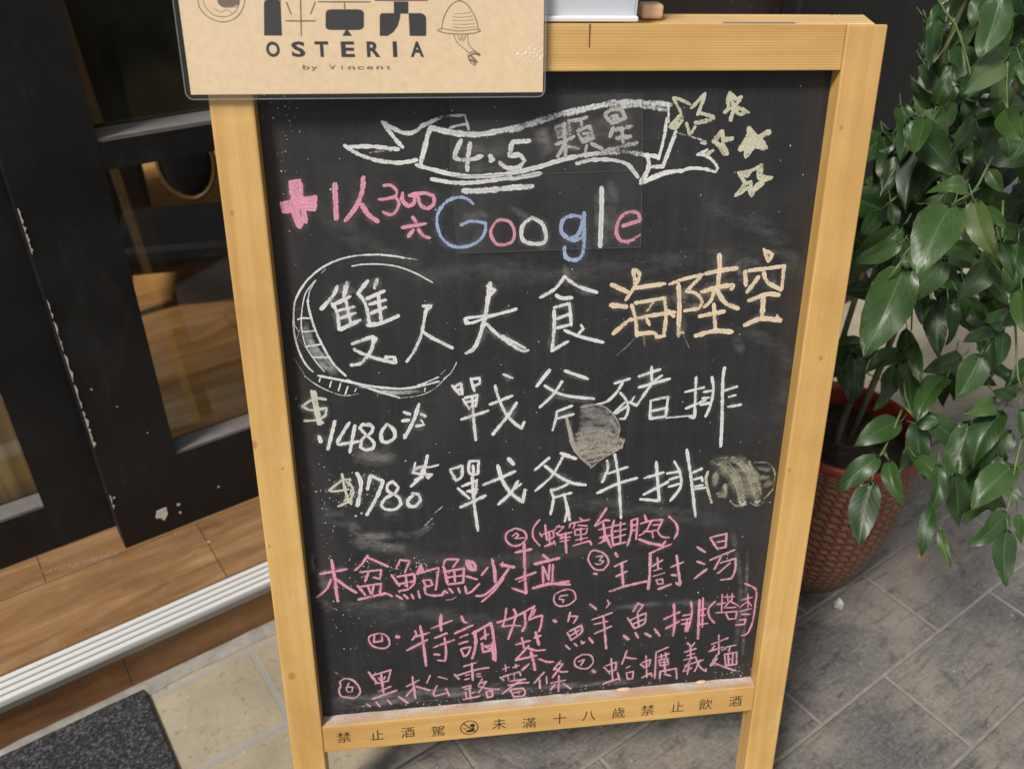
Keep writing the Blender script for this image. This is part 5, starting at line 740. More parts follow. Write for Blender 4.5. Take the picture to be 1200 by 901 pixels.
LEAVES = """603 850 948 580 818 897 45 n|667 972 924 653 954 896 27 n|644 1003 911 613 975 885 16 n|626 842 888 571 808 865 39 u|606 907 819 565 899 851 22 n|597 888 825 606 895 867 24 n|609 839 846 626 822 852 16 n|583 758 864 574 711 848 36 n|589 894 814 557 846 792 29 n|664 956 813 639 941 773 33 n|695 945 804 694 915 771 35 n|664 865 895 626 826 870 31 n|628 821 893 628 789 874 24 n|683 1046 876 659 1042 853 15 n|657 899 941 670 887 920 29 n|569 751 782 529 758 781 25 h|528 712 788 480 664 738 59 g|568 833 688 510 816 673 32 n|566 738 781 580 699 736 33 y|596 757 762 598 717 757 18 n|616 949 688 615 917 660 22 n|672 969 747 632 924 710 37 n|675 1096 699 665 1060 640 30 n|637 1003 647 596 962 631 32 n|644 871 793 637 850 770 27 n|622 798 825 628 786 804 28 n|597 855 726 606 838 744 16 u|671 882 709 677 843 649 28 n|626 753 726 639 729 690 19 n|651 795 704 639 749 691 20 y|672 868 760 684 848 740 23 n|678 1044 714 669 985 684 29 n|567 810 673 508 746 590 72 g|604 843 640 603 796 599 31 n|635 844 542 628 795 513 24 n|637 840 608 631 785 561 37 n|682 869 588 682 837 541 27 n|712 888 586 702 847 559 33 n|686 776 597 629 754 599 26 n|692 777 599 683 750 565 25 n|710 842 520 651 826 510 33 n|667 764 575 637 738 532 46 n|676 814 509 621 771 476 44 n|653 886 483 612 839 441 38 n|644 871 513 597 862 490 34 n|639 993 458 619 955 420 27 n|689 714 544 658 714 558 25 n|684 729 528 630 710 531 29 n|692 772 627 639 745 633 19 n|665 779 685 673 763 654 23 n|682 761 662 663 710 636 29 n|624 918 611 604 903 582 24 n|643 826 431 574 803 414 46 g|646 803 451 658 761 383 39 n|635 786 459 654 772 472 28 n|598 782 411 543 766 368 39 g|560 731 418 535 680 357 47 n|619 792 395 622 741 362 31 n|738 807 442 701 767 380 31 n|690 722 521 646 686 468 46 n|623 711 456 607 673 406 25 n|613 683 414 589 642 374 25 n|634 679 377 630 637 357 17 n|672 658 495 617 631 457 46 g|723 718 381 671 690 379 27 n|659 629 452 614 609 421 37 n|632 592 464 626 552 416 33 n|737 759 407 697 724 379 30 n|675 686 553 676 666 526 18 n|701 652 423 686 616 411 16 n|754 763 417 747 745 418 18 n|890 1270 788 979 1261 743 47 b|950 1344 906 916 1296 829 49 b|883 1173 844 903 1147 801 32 b|1029 1377 795 1024 1316 751 32 b|709 1190 563 713 1139 523 31 b|802 1181 532 823 1142 466 45 b|681 1068 655 735 1024 607 46 b|756 1127 982 702 1082 944 27 b|757 1284 670 796 1239 629 39 b|867 981 585 789 1002 566 42 b|932 1239 745 957 1190 685 35 b|826 1173 731 886 1132 719 41 b|942 1439 865 964 1371 800 46 b|953 1323 892 915 1267 843 36 b|752 1144 744 807 1131 693 31 b|810 1115 878 764 1129 843 34 b|911 1289 650 817 1291 626 58 b|615 1063 635 671 1018 573 48 b|723 1222 616 745 1200 541 38 b|886 1134 807 821 1095 769 34 b|581 957 643 611 897 611 36 b|795 1142 994 731 1079 922 51 b|788 1209 530 787 1155 494 29 b|763 1010 721 770 960 668 39 b|826 1179 817 900 1189 800 30 b|810 1173 725 805 1105 653 55 b|658 941 632 721 893 585 54 b|930 1284 771 948 1235 745 30 b|784 1133 984 775 1123 936 24 b|821 1155 892 899 1141 839 41 b|714 1080 753 790 1045 712 40 b|868 1119 709 848 1057 643 45 b|872 1032 742 799 1056 719 51 b|727 1178 704 775 1154 681 30 b|799 1189 970 765 1114 888 45 b|631 1012 791 616 950 743 39 b|899 1019 604 877 989 558 28 b|974 1210 604 921 1217 561 45 b|829 1181 979 865 1153 920 39 b|855 1299 861 789 1244 809 37 b|728 932 719 690 867 644 51 b|975 1164 578 990 1112 524 38 b|914 1174 743 921 1087 680 46 b|1062 1365 878 985 1343 829 48 b|874 1310 743 858 1313 697 30 b|762 1006 809 734 934 752 41 b|804 1113 967 808 1104 915 27 b|855 1251 864 935 1216 838 54 b|740 1089 662 720 1052 573 44 b|786 1169 625 697 1155 627 43 b|665 979 762 623 924 685 51 b|677 1071 624 726 1046 605 29 b|773 1224 721 825 1210 720 28 b|707 923 704 789 922 689 37 b|794 973 748 721 943 684 49 b|829 977 592 871 944 528 42 b|666 1106 612 735 1044 587 47 b|776 1167 985 804 1092 916 49 b|863 1374 854 947 1381 869 36 b|870 1187 801 867 1147 753 34 b|822 1247 713 832 1205 653 44 b|669 1010 600 660 969 513 56 b|1006 1396 880 948 1340 844 29 b|674 1083 728 600 1056 689 48 b|823 1254 743 886 1184 705 48 b|693 1089 755 759 1050 737 43 b|850 1190 828 822 1125 786 26 b|679 1153 565 708 1087 518 41 b|790 1081 607 802 1021 582 34 b|1010 1357 876 965 1361 853 29 b|696 1130 634 739 1070 605 35 b|969 1134 673 901 1080 625 44 b|873 1114 820 833 1060 740 52 b|763 1103 692 697 1072 650 35 b|868 1303 955 831 1286 902 42 b|998 1187 625 975 1120 547 43 b|756 1096 670 738 1059 592 50 b|949 1114 534 926 1096 457 51 b|680 1006 758 602 956 699 53 b|816 1124 623 805 1082 545 53 b|702 1174 567 747 1170 597 29 b|923 1137 754 887 1061 686 57 b|736 1214 510 803 1183 488 41 b|782 947 600 771 886 573 33 b|882 984 576 832 1009 612 35 b|835 969 713 749 917 674 46 b|786 1142 882 771 1120 812 47 b|806 1114 963 765 1033 893 48 b|645 1057 741 662 996 665 45 b|860 1345 762 902 1278 720 38 b|741 898 626 648 889 652 40 b|804 1275 703 907 1298 709 50 b|885 1319 907 869 1282 863 28 b|868 1193 715 915 1141 691 45 b|1009 1181 536 973 1162 458 53 b|746 1110 623 677 1119 589 47 b|857 1351 779 927 1342 775 38 b|785 1018 726 727 960 685 43 b|683 1089 874 716 1072 828 35 b|814 1081 831 795 1038 764 43 b|806 917 706 772 903 660 38 b|709 1012 825 640 954 784 39 b|803 875 646 763 883 599 39 b|631 1044 669 662 1016 615 38 b|803 1058 802 772 1027 729 49 b|762 1173 969 834 1142 903 43 b|881 1262 608 936 1231 601 39 b|787 997 678 742 1018 657 29 b|811 1073 710 812 1003 647 42 b|931 1123 695 857 1106 637 49 b|875 1144 895 829 1143 867 29 b|835 1010 685 804 941 626 46 b|748 1002 639 789 985 587 27 b|627 1065 616 657 1023 595 24 b|846 1166 587 801 1165 528 35 b|663 1170 653 674 1137 567 54 b|664 1150 534 732 1113 467 57 b|793 1113 887 851 1085 822 44 b|703 1134 871 736 1081 841 29 b|911 1146 690 893 1135 632 32 b|724 901 630 743 840 595 41 b|905 1218 827 870 1210 786 30 b|746 1106 749 732 1043 699 42 b|807 1166 776 771 1139 739 24 b|968 1190 687 947 1139 648 33 b|575 1017 674 678 1002 637 55 b|762 887 659 749 851 604 40 b|844 1338 799 870 1316 741 33 b|801 1161 932 713 1101 871 44 b|890 1191 812 973 1185 784 37 b|845 1031 630 802 1014 581 40 b|865 1305 838 903 1292 782 32 b|811 1123 803 747 1108 739 55 b|611 1053 633 666 1016 608 36 b|794 1103 880 754 1059 809 42 b|831 1188 707 892 1134 646 43 b|806 1242 667 828 1224 603 40 b|762 1131 712 764 1116 658 26 b|772 1095 704 699 1042 660 36 b|824 1159 715 757 1086 648 59 b|1002 1141 514 968 1113 456 39 b|815 1166 587 803 1128 544 31 b|811 1035 719 871 988 706 38 b|815 1160 788 879 1136 758 41 b|751 1144 708 704 1134 676 30 b|806 1120 747 722 1108 731 45 b|929 1254 771 875 1266 749 33 b|672 1059 833 701 994 789 44 b|930 1098 529 858 1060 496 35 b|927 1188 797 892 1155 735 34 b|976 1399 834 883 1355 800 41 b|751 1036 549 669 1048 570 43 b|845 1227 718 808 1214 649 39 b|890 1202 520 918 1166 462 34 b|737 1034 738 627 1003 731 56 b|756 1094 647 777 1036 598 33 b|720 1089 691 803 1049 685 48 b|901 1130 785 878 1074 702 48 b|724 1092 868 815 1067 808 46 b|894 1101 522 945 1043 477 55 b|829 1100 513 766 1113 497 38 b|757 1095 787 761 1061 696 57 b|790 1127 925 733 1070 878 31 b|832 1166 700 945 1169 680 48 b|810 1053 676 771 1006 601 49 b|615 985 738 718 993 741 46 n|736 926 815 669 938 797 39 n|765 944 779 752 866 721 44 n|624 912 653 623 850 622 34 n|708 936 880 630 900 859 29 n|611 805 684 555 799 623 47 n|711 980 721 688 941 662 31 n|751 930 659 811 915 655 30 n|634 787 689 564 779 723 26 n|753 900 761 658 930 778 59 n|796 1051 936 712 1022 926 29 n|770 996 885 769 965 807 47 n|777 1061 868 843 1058 853 32 n|678 811 690 623 778 640 44 n|675 908 859 682 878 804 36 n|590 925 802 642 870 750 53 n|716 960 815 704 952 762 28 n|762 1118 905 734 1083 839 40 n|659 982 849 660 955 799 28 n|659 909 696 667 894 625 37 n|658 955 835 736 958 822 28 n|654 895 814 615 866 777 32 n|696 1024 863 691 956 799 50 n|746 1086 877 691 1035 830 35 n|782 1090 878 771 1070 827 36 n|727 960 871 678 909 838 30 n|720 1065 983 672 1055 907 55 n|747 1027 896 742 1013 832 43 n|675 1060 882 648 997 842 31 n|711 879 841 659 819 787 39 n|751 1078 835 661 1027 794 42 n|628 980 819 657 931 765 39 n|597 899 671 587 871 621 31 n|581 856 700 518 847 630 45 n|823 1041 535 791 975 465 41 b|881 1040 556 916 969 503 47 b|726 888 479 779 843 467 34 b|703 884 591 731 831 555 33 b|726 948 554 791 907 499 51 b|698 1003 436 616 989 385 45 b|623 908 622 608 855 577 28 b|634 999 416 645 944 374 33 b|622 923 494 570 941 478 32 b|767 910 566 751 827 499 46 b|765 1042 441 790 998 344 56 b|879 906 458 830 878 416 32 b|758 862 504 792 807 487 31 b|791 1049 503 848 1002 449 46 b|855 1052 492 899 995 445 47 b|969 1069 501 861 1030 483 48 b|620 943 466 620 899 407 40 b|818 986 431 790 938 361 47 b|825 840 517 765 813 493 30 b|666 934 579 572 935 570 51 b|710 890 603 723 859 558 25 b|785 1013 523 872 1023 520 41 b|827 983 407 814 953 363 28 b|908 983 485 819 1022 501 56 b|655 716 435 672 690 363 39 n|639 791 470 709 750 413 43 n|783 839 317 848 810 268 38 n|795 808 420 738 776 379 40 n|728 764 465 650 712 425 44 n|613 740 444 633 691 431 31 n|637 845 520 643 813 454 40 n|695 768 472 653 706 406 51 n|704 842 403 653 804 358 37 n|836 846 308 852 795 300 29 n|724 743 440 717 699 375 40 n|880 818 371 819 800 354 31 n|920 1139 818 1003 1130 796 33 n|686 874 876 711 823 854 31 n|763 823 749 807 781 740 35 n|825 888 878 845 862 904 25 n|816 948 981 916 935 932 50 n|1085 1008 593 1024 1009 571 30 n|927 846 729 904 792 655 51 n|1091 1112 633 1040 1080 566 48 n|1035 1176 960 1104 1162 995 41 n|939 984 912 970 950 844 40 n|891 773 462 849 750 427 25 n|1037 1204 819 1009 1184 746 52 n|951 1085 923 998 1059 860 44 n|1005 1114 995 994 1042 936 38 n|1156 933 479 1085 957 507 45 n|966 1175 828 1006 1129 778 45 n|874 823 811 792 772 757 40 n|870 1164 979 854 1129 921 39 n|1072 1094 659 1049 1053 573 45 n|810 811 716 904 795 688 51 n|994 1272 969 1096 1255 942 53 n|837 1045 916 898 1022 892 38 n|1181 898 452 1118 859 405 41 n|888 1113 862 858 1075 814 34 n|1031 1085 525 1133 1086 495 49 n|835 916 963 769 908 946 34 n|966 899 646 939 903 609 29 n|817 1010 836 886 1002 795 38 n|739 766 678 747 741 619 27 n|964 960 935 884 905 872 59 n|762 1018 904 812 969 878 40 n|899 1042 714 925 975 648 51 n|1091 1208 964 1132 1153 951 38 n|830 923 792 813 894 705 47 n|822 767 719 772 747 686 27 n|789 1017 1034 834 985 962 51 n|855 797 749 844 757 671 54 n|961 742 514 954 701 444 49 n|867 1039 794 816 1004 736 49 n|918 1177 990 896 1154 922 44 n|1161 1277 856 1231 1237 782 48 n|978 1106 515 1021 1052 474 49 n|903 1216 824 1013 1211 817 47 n|906 985 628 969 955 635 39 n|919 1307 1010 908 1263 945 47 n|1194 960 500 1138 930 459 42 n|948 860 422 945 797 352 43 n|1107 1328 940 1083 1257 890 39 n|970 1222 868 995 1194 799 34 n|1120 956 543 1121 922 486 29 n|902 780 742 895 760 668 42 n|858 890 655 818 867 593 41 n|989 775 617 894 717 568 55 n|728 718 667 764 685 660 30 n|1135 1132 637 1079 1136 620 33 n|982 1000 426 1068 972 356 56 n|1109 1103 541 1119 1062 504 31 n|759 941 946 873 951 946 52 n|1020 1039 429 1069 978 393 51 n|1130 878 336 1200 933 378 39 n|981 1099 574 978 1047 540 30 n|897 1158 999 935 1102 936 39 n|1116 985 694 1022 948 661 48 n|1012 1116 825 997 1060 771 43 n|935 933 769 893 948 752 26 n|920 910 659 897 876 594 42 n|907 782 537 831 725 488 46 n|994 931 325 941 883 298 30 n|807 977 995 732 993 954 48 n|1125 1287 984 1052 1248 961 30 n"""
STEMS = """635 1008 917 632 977 906 629 947 899 613 886 879 603 856 869|657 1025 911 634 1000 905 626 992 891|628 840 886 626 825 864 597 776 859|688 1033 875 669 1013 860 647 994 846|621 815 884 615 787 878|608 786 805 591 768 793 574 751 783 536 721 785|574 751 783 584 766 772 615 855 694 584 842 669 570 843 632|640 971 689 622 958 684 626 987 656|631 777 761 629 765 745 628 754 729|555 798 688 542 790 675 541 800 653|604 833 626 619 845 593 634 853 555|680 768 653 687 749 611 687 720 570 693 710 556|688 771 607 686 775 595 672 764 577|646 985 431 645 939 435 650 878 454|633 832 490 634 821 475 643 805 453|699 773 525 678 737 540|634 813 463 647 802 450|640 827 449 623 808 419 598 782 411|608 791 409 615 784 400|682 675 522 665 650 501 665 637 464 660 628 450 639 598 455"""
TAPES = [('clear_tape', [(-0.0948, 0.8961), (0.0798, 0.8978), (0.084, 0.829), (-0.0966, 0.826)], 'clear tape strip over the middle of the banner'), ('clear_tape', [(-0.0951, 0.8252), (0.084, 0.8282), (0.0867, 0.7554), (-0.092, 0.7548)], 'clear tape strip over the coloured letters')]

# chalk marks on the writing panel
rnd = random.Random(21)
layer = 0
order = [w for w in WRITING if w[0] == 'chalk_dust'] + [w for w in WRITING if w[0] != 'chalk_dust']
for nm, lab, data in order:
    by = {}
    for st in data.split('|'):
        tk = st.split()
        col, w, den = tk[0], int(tk[1]) * 1e-5, float(tk[2])
        c = [int(x) * 1e-4 for x in tk[3:]]
        pts = list(zip(c[0::2], c[1::2]))
        layer += 1
        mb = by.setdefault(col, MB())
        z = REC + 0.00025 + layer * 2.2e-6
        if den > 0.45 and w > 0.0045 and col in ('T2', 'Y2', 'G2'):        # smudged ground under the hatching
            ribbon(mb, pts, w * 1.7, z - 1.3e-6, 0.40, 0.25, rnd)
        if den > 0.5 and nm == 'chalk_writing':         # rubbed dust round the stroke
            ribbon(mb, [(x + rnd.gauss(0, 0.0006), y + rnd.gauss(0, 0.0006)) for x, y in pts], w * rnd.uniform(2.2, 3.4), z - 1.1e-6, rnd.uniform(0.03, 0.10), 0.3, rnd)
        ribbon(mb, pts, w * (1.0 if den < 0.5 else 1.02), z, den, 0.2 if w < 0.008 else 0.28, rnd)
    main = max(by, key=lambda k: len(by[k].v))
    holder = None
    for col in [main] + [k for k in by if k != main]:
        o = by[col].build(nm, CHALK[col], panel, attr='chalk_cover')
        o['label'] = lab if len(by) == 1 else lab + ', ' + CHALK[col].name[6:].replace('_', ' ') + ' chalk'
        if nm == 'chalk_dust': o['kind'] = 'stuff'
# loose specks of chalk dust
b = MB(); rnd = random.Random(8)
def speck(x, y, r):
    p = [(x + r * rnd.uniform(0.6, 1.2) * math.cos(k * 1.2566), y + r * rnd.uniform(0.6, 1.2) * math.sin(k * 1.2566), REC + 0.0002) for k in range(5)]
    i = [b.vert(q, 1.0) for q in p]
    b.face(i, [(0, 0)] * 5)
for i in range(420): speck(rnd.uniform(-0.26, 0.26), DL - rnd.uniform(0.045, 0.745), abs(rnd.gauss(0, 0.00035)) + 0.00012)
for cx, cy, sx, sy, n in ((-0.243, 0.075, 0.010, 0.022, 50), (-0.246, 0.14, 0.008, 0.02, 16), (-0.212, 0.452, 0.016, 0.012, 130), (-0.150, 0.556, 0.018, 0.010, 130), (-0.2, 0.545, 0.010, 0.012, 40),
                          (-0.24, 0.50, 0.004, 0.06, 40), (0.215, 0.60, 0.008, 0.05, 30), (-0.22, 0.58, 0.012, 0.05, 50), (0.24, 0.735, 0.012, 0.006, 60), (0.0, 0.744, 0.14, 0.003, 160)):
    for i in range(n): speck(rnd.gauss(cx, sx), DL - max(0.042, min(0.748, rnd.gauss(cy, sy))), abs(rnd.gauss(0, 0.0004)) + 0.00015)
o = b.build('chalk_dust', CHALK['W'], panel, attr='chalk_cover'); o['kind'] = 'stuff'; o['label'] = 'loose white specks of chalk dust'
# clear tape over the middle of the banner and the coloured letters
t = NT('clear_tape')
tr = t.node('BsdfTransparent'); tr.inputs[0].default_value = (0.97, 0.97, 0.97, 1)
gp = t.node('BsdfPrincipled'); gp.inputs['Base Color'].default_value = (0.30, 0.30, 0.31, 1); gp.inputs['Roughness'].default_value = 0.3
mx = t.node('MixShader'); t.put(mx.inputs[0], t.math('MULTIPLY', t.ramp(t.noise(t.coord('Object'), 30, 4), [(0.3, 0.3), (0.7, 1.0)]), 0.075))
t.put(mx.inputs[1], tr.outputs[0]); t.put(mx.inputs[2], gp.outputs[0]); t.put(t.out.inputs[0], mx.outputs[0])
te = plain('tape_edge', (0.085, 0.083, 0.08), 0.4)
for nm_, quad, lab in TAPES:
    mb = MB(); mb.poly([(x, y, REC + 0.0022) for x, y in quad][::-1]); o = mb.build(nm_, t.m, panel); o['label'] = lab
    for k, w in ((0, 0.0), (1, 0.0004), (2, 0.0004), (3, 0.00025)):
        if w:
            e = MB(); ribbon(e, [quad[k], quad[(k + 1) % 4]], w, REC + 0.0023 + k * 1e-5, 1.0, 0.5, rnd); e.build('tape_edge', te, o)

# chalk dust, broken chalk and printed lettering of the bottom rail
t = NT('ledge_dust')
dn1 = t.noise(t.coord('Object', (26, 60, 60)), 1.3, 6, 0.7)
dn2 = t.noise(t.coord('Object'), 11, 3)
dn3 = t.noise(t.coord('Object'), 500, 2)
zz = t.sep(t.coord('Object'))[2]
back = t.ramp(t.math('MULTIPLY', zz, -50.0), [(0.05, 0.0), (0.75, 0.42)])
t.set(Base_Color=t.mix(t.ramp(dn2, [(0.48, 0.0), (0.62, 1.0)]), (0.68, 0.63, 0.58), (0.66, 0.47, 0.43)), Roughness=0.95,
      Alpha=t.math('ADD', t.ramp(t.math('ADD', dn1, t.math('MULTIPLY', dn3, 0.25)), [(0.52, 0.04), (0.82, 0.62)]), back, True))
yl = DL - 0.7495
b = MB(); n = 80; prev = None
for i in range(n + 1):
    x = -0.2620 + i * (0.5225 / n)
    hb = 0.0016 + 0.0014 * noise.noise(Vector((x * 40, 1, 0))); hf = 0.0003
    r3 = [b.vert((x, yl + hf, -0.0014)), b.vert((x, yl + 0.0006, -0.009)), b.vert((x, yl + max(0.0006, hb), REC + 0.0006))]
    if prev:
        for k in (0, 1): b.face((prev[k], prev[k + 1], r3[k + 1], r3[k]))
    prev = r3
o = b.build('chalk_dust', t.m, brail, smooth=True); o['kind'] = 'stuff'; o['label'] = 'white and pink chalk dust along the ledge'
ink = plain('printed_black', (0.022, 0.016, 0.012), 0.5)
def font_mesh(body, size, bold=0.0, sx=1.0):
    """outline of one printed character, centred on the origin"""
    cu = bpy.data.curves.new('lettering', 'FONT')
    cu.body = body; cu.size = 1.0; cu.offset = bold; cu.resolution_u = 3
    ob = bpy.data.objects.new('lettering', cu)
    COL.objects.link(ob)
    dg = bpy.context.evaluated_depsgraph_get()
    me = bpy.data.meshes.new_from_object(ob.evaluated_get(dg))
    vs = [v.co.copy() for v in me.vertices]; fs = [tuple(p.vertices) for p in me.polygons]
    bpy.data.objects.remove(ob); bpy.data.meshes.remove(me); bpy.data.curves.remove(cu)
    x0, x1 = min(v.x for v in vs), max(v.x for v in vs); y0, y1 = min(v.y for v in vs), max(v.y for v in vs)
    return vs, fs, (x0 + x1) / 2, (y0 + y1) / 2, x1 - x0, y1 - y0
def letter(mb, ch, x, y, h, z, bold=0.0, wide=None, cap=None, zf=None, rot=0.0, mid=None):
    vs, fs, cx, cy, w, hh = font_mesh(ch, 1, bold)
    if mid is not None: cy = mid
    s = h / (cap or hh); sx = (wide / w) if wide else s
    k = len(mb.v)
    ca, sa = math.cos(rot), math.sin(rot)
    for v in vs:
        a, c = (v.x - cx) * sx, (v.y - cy) * s
        px, py = x + a * ca - c * sa, y + a * sa + c * ca
        mb.vert((px, py, z + (zf(px, py) if zf else 0)))
    for f in fs: mb.face([k + i for i in f])
b = MB()
for ch, x, y, h in BAR_TEXT:
    letter(b, ch, x, y, h, -0.0003, bold=-0.004, cap=0.93, rot=random.Random(ord(ch)).uniform(-0.02, 0.02))
b.build('lettering', ink, brail)
b = MB(); sx, sy = BAR_SIGN[0], BAR_SIGN[1]; rr = 0.0108
def ring(cx, cy, r, w, z):
    n = 40
    a = [b.vert((cx + (r - w) * math.cos(k * 2 * math.pi / n), cy + (r - w) * math.sin(k * 2 * math.pi / n), z)) for k in range(n)]
    c = [b.vert((cx + r * math.cos(k * 2 * math.pi / n), cy + r * math.sin(k * 2 * math.pi / n), z)) for k in range(n)]
    for k in range(n): b.face((a[k], c[k], c[(k + 1) % n], a[(k + 1) % n]))
def disc(cx, cy, rx, ry, z, rot=0.0):
    n = 20
    b.face([b.vert((cx + rx * math.cos(q) * math.cos(rot) - ry * math.sin(q) * math.sin(rot), cy + rx * math.cos(q) * math.sin(rot) + ry * math.sin(q) * math.cos(rot), z)) for q in [k * 2 * math.pi / n for k in range(n)]])
ring(sx, sy, rr, 0.0011, -0.0003)
d = rr * 0.70
b.poly([(sx - d - 0.0004, sy + d - 0.0005, -0.00028), (sx - d + 0.0005, sy + d + 0.0004, -0.00028), (sx + d + 0.0004, sy - d + 0.0005, -0.00028), (sx + d - 0.0005, sy - d - 0.0004, -0.00028)][::-1])
disc(sx + 0.0038, sy + 0.0030, 0.0030, 0.0026, -0.00026)
disc(sx + 0.0006, sy - 0.0050, 0.0052, 0.0019, -0.00024, 0.1)
disc(sx - 0.0052, sy - 0.0012, 0.0014, 0.0007, -0.00026); disc(sx - 0.0068, sy + 0.0004, 0.0008, 0.0005, -0.00026)
b.poly([(sx + 0.0012, sy - 0.0040, -0.00022), (sx + 0.0052, sy + 0.0012, -0.00022), (sx + 0.0060, sy - 0.0036, -0.00022)])
o = b.build('warning_symbol', ink, brail)
o['label'] = 'round printed symbol with a slash across a drinker'

# two stubs of chalk lying on the ledge
peach = plain('peach_chalk', (0.62, 0.43, 0.29), 0.9, var=0.12, scale=90)
for (xx, zz_, ln, ang, lab) in ((0.098, -0.0128, 0.018, 6, 'longer peach chalk stub lying on the ledge under the clam line'), (0.196, -0.0130, 0.013, -8, 'short peach chalk stub on the ledge nearest the right upright')):
    st = MB(); c = Vector((xx, yl + 0.0022, zz_ - 0.0015)); d = Vector((math.cos(R(ang)), 0.01, math.sin(R(ang)) * 0.3)) * ln / 2
    st.tube([c - d, c - d * 0.8, c - d * 0.2, c + d * 0.5, c + d * 0.9, c + d], [0.0006, 0.0015, 0.0023, 0.0021, 0.0012, 0.0005], 12)
    o = st.build('chalk_stub', peach, smooth=True); o.matrix_basis = BM
    tag(o, lab, 'chalk', 'chalk stubs on the ledge')

# ------------------------------------------------------------------ laminated kraft sign on the top left corner
SZ = 0.010
XL, XR, YB = -0.3155, -0.0145, DL - 0.0592
YT = YB + 0.215
def warp(x, y):                                         # a slight wave and a small wrinkle near the lower right corner
    s = (x - XR) * 0.68 - (y - YB) * 0.73; q = (x - XR) * 0.73 + (y - YB) * 0.68
    zed = 0.0008 * math.sin((x + 0.3) * 22) * math.sin((y - YB) * 18 + 0.6)
    return zed
def blister(x, y):                                      # fine ripples shaped to catch the sun as glare near the lower right corner
    if x < XR - 0.09 or y > YB + 0.08: return 0.0
    dx, dy = x - (XR - 0.010), y - (YB + 0.036)
    sx2 = 0.020 if dx < 0 else 0.009
    env = math.exp(-(dx / sx2) ** 2 / 2 - (dy / (0.0052 + 0.12 * max(0.0, dx + 0.02))) ** 2 / 2)
    s1 = x * 0.673 - y * 0.740
    wob = 3.2 * noise.noise(Vector((x * 300, y * 300, 3)))
    return 0.00088 * env * math.sin(2 * math.pi * s1 / 0.0040 + wob) * (0.75 + 0.6 * noise.noise(Vector((x * 420, y * 420, 9))))
def sheet(x0, x1, y0, y1, z, nx=110, ny=80, rad=0.0, extra=None):
    mb = MB(); ids = []
    for j in range(ny + 1):
        for i in range(nx + 1):
            x, y = x0 + (x1 - x0) * i / nx, y0 + (y1 - y0) * j / ny
            if rad:                                     # rounded corners
                for cx, sxn in ((x0 + rad, -1), (x1 - rad, 1)):
                    for cy, syn in ((y0 + rad, -1), (y1 - rad, 1)):
                        if (x - cx) * sxn > 0 and (y - cy) * syn > 0:
                            v = Vector((x - cx, y - cy)); m = max(abs(v.x), abs(v.y))
                            v = v.normalized() * m
                            x, y = cx + v.x, cy + v.y
            ids.append(mb.vert((x, y, z + warp(x, y) + (extra(x, y) if extra else 0))))
    w = nx + 1
    for j in range(ny):
        for i in range(nx):
            mb.face((ids[j * w + i], ids[j * w + i + 1], ids[(j + 1) * w + i + 1], ids[(j + 1) * w + i]))
    return mb
t = NT('kraft_paper')
kf = t.noise(t.coord('Object'), 170, 4, 0.7)
t.set(Base_Color=t.ramp(kf, [(0.3, (0.70, 0.52, 0.31)), (0.7, (0.79, 0.605, 0.385))]), Roughness=0.7)
kraft = t.m
t = NT('laminate_film')
tr = t.node('BsdfTransparent'); tr.inputs[0].default_value = (0.97, 0.97, 0.98, 1)
gl = t.node('BsdfGlossy'); gl.inputs['Roughness'].default_value = 0.23
df = t.node('BsdfDiffuse'); df.inputs[0].default_value = (0.5, 0.5, 0.52, 1)
m0 = t.node('MixShader'); m0.inputs[0].default_value = 0.012
t.put(m0.inputs[1], tr.outputs[0]); t.put(m0.inputs[2], df.outputs[0])
m1 = t.node('MixShader'); t.put(m1.inputs[0], t.fresnel(0.032)); t.put(m1.inputs[1], m0.outputs[0]); t.put(m1.inputs[2], gl.outputs[0])
bn = t.node('Bump'); t.put(bn.inputs['Height'], t.noise(t.coord('Object', (60, 260, 60)), 1.0, 3)); bn.inputs['Strength'].default_value = 0.35; bn.inputs['Distance'].default_value = 0.001
bn.inputs['Strength'].default_value = 0.2
t.put(gl.inputs['Normal'], bn.outputs[0])
t.put(t.out.inputs[0], m1.outputs[0])
film = t.m
menu = empty('restaurant_sign', BM, 'laminated kraft paper sign hung over the top left corner of the chalkboard', 'sign')
paper = sheet(XL + 0.0042, XR - 0.0016, YB + 0.0038, YT - 0.004, SZ - 0.0005).build('paper', kraft, menu, smooth=True)
sheet(XL, XR, YB, YT, SZ, 360, 250, 0.006, blister).build('laminate', film, menu, smooth=True)  # blister: ripples shaped to catch the sun as glare
# a thicker welded rim makes the clear border show
t = NT('laminate_rim'); t.set(Base_Color=(0.42, 0.41, 0.42), Roughness=0.25, Alpha=0.34); rim = t.m
mb = MB(); rp = []
for cx, cy, a0 in ((XR - 0.006, YT - 0.006, 0), (XL + 0.006, YT - 0.006, 90), (XL + 0.006, YB + 0.006, 180), (XR - 0.006, YB + 0.006, 270)):
    for k in range(7):
        a = R(a0 + k * 15); rp.append(Vector((cx + 0.006 * math.cos(a), cy + 0.006 * math.sin(a), 0)))
dense = []
for p, q in zip(rp, rp[1:] + rp[:1]):
    k = max(1, int((q - p).length / 0.004))
    dense += [p.lerp(q, i / k) for i in range(k)]
mb.tube([Vector((p.x, p.y, SZ + warp(p.x, p.y))) for p in dense + dense[:1]], 0.00042, 6, False)
mb.build('laminate_rim', rim, menu)
inkm = {'I': plain('sepia_ink', (0.16, 0.095, 0.055), 0.7), 'K': plain('charcoal_ink', (0.017, 0.013, 0.015), 0.6),
        'N': plain('maroon_ink', (0.17, 0.045, 0.028), 0.6), 'H': plain('grey_brown_ink', (0.15, 0.11, 0.07), 0.7)}
lines = MB(); fills = {}
rnd = random.Random(2)
lay = 0
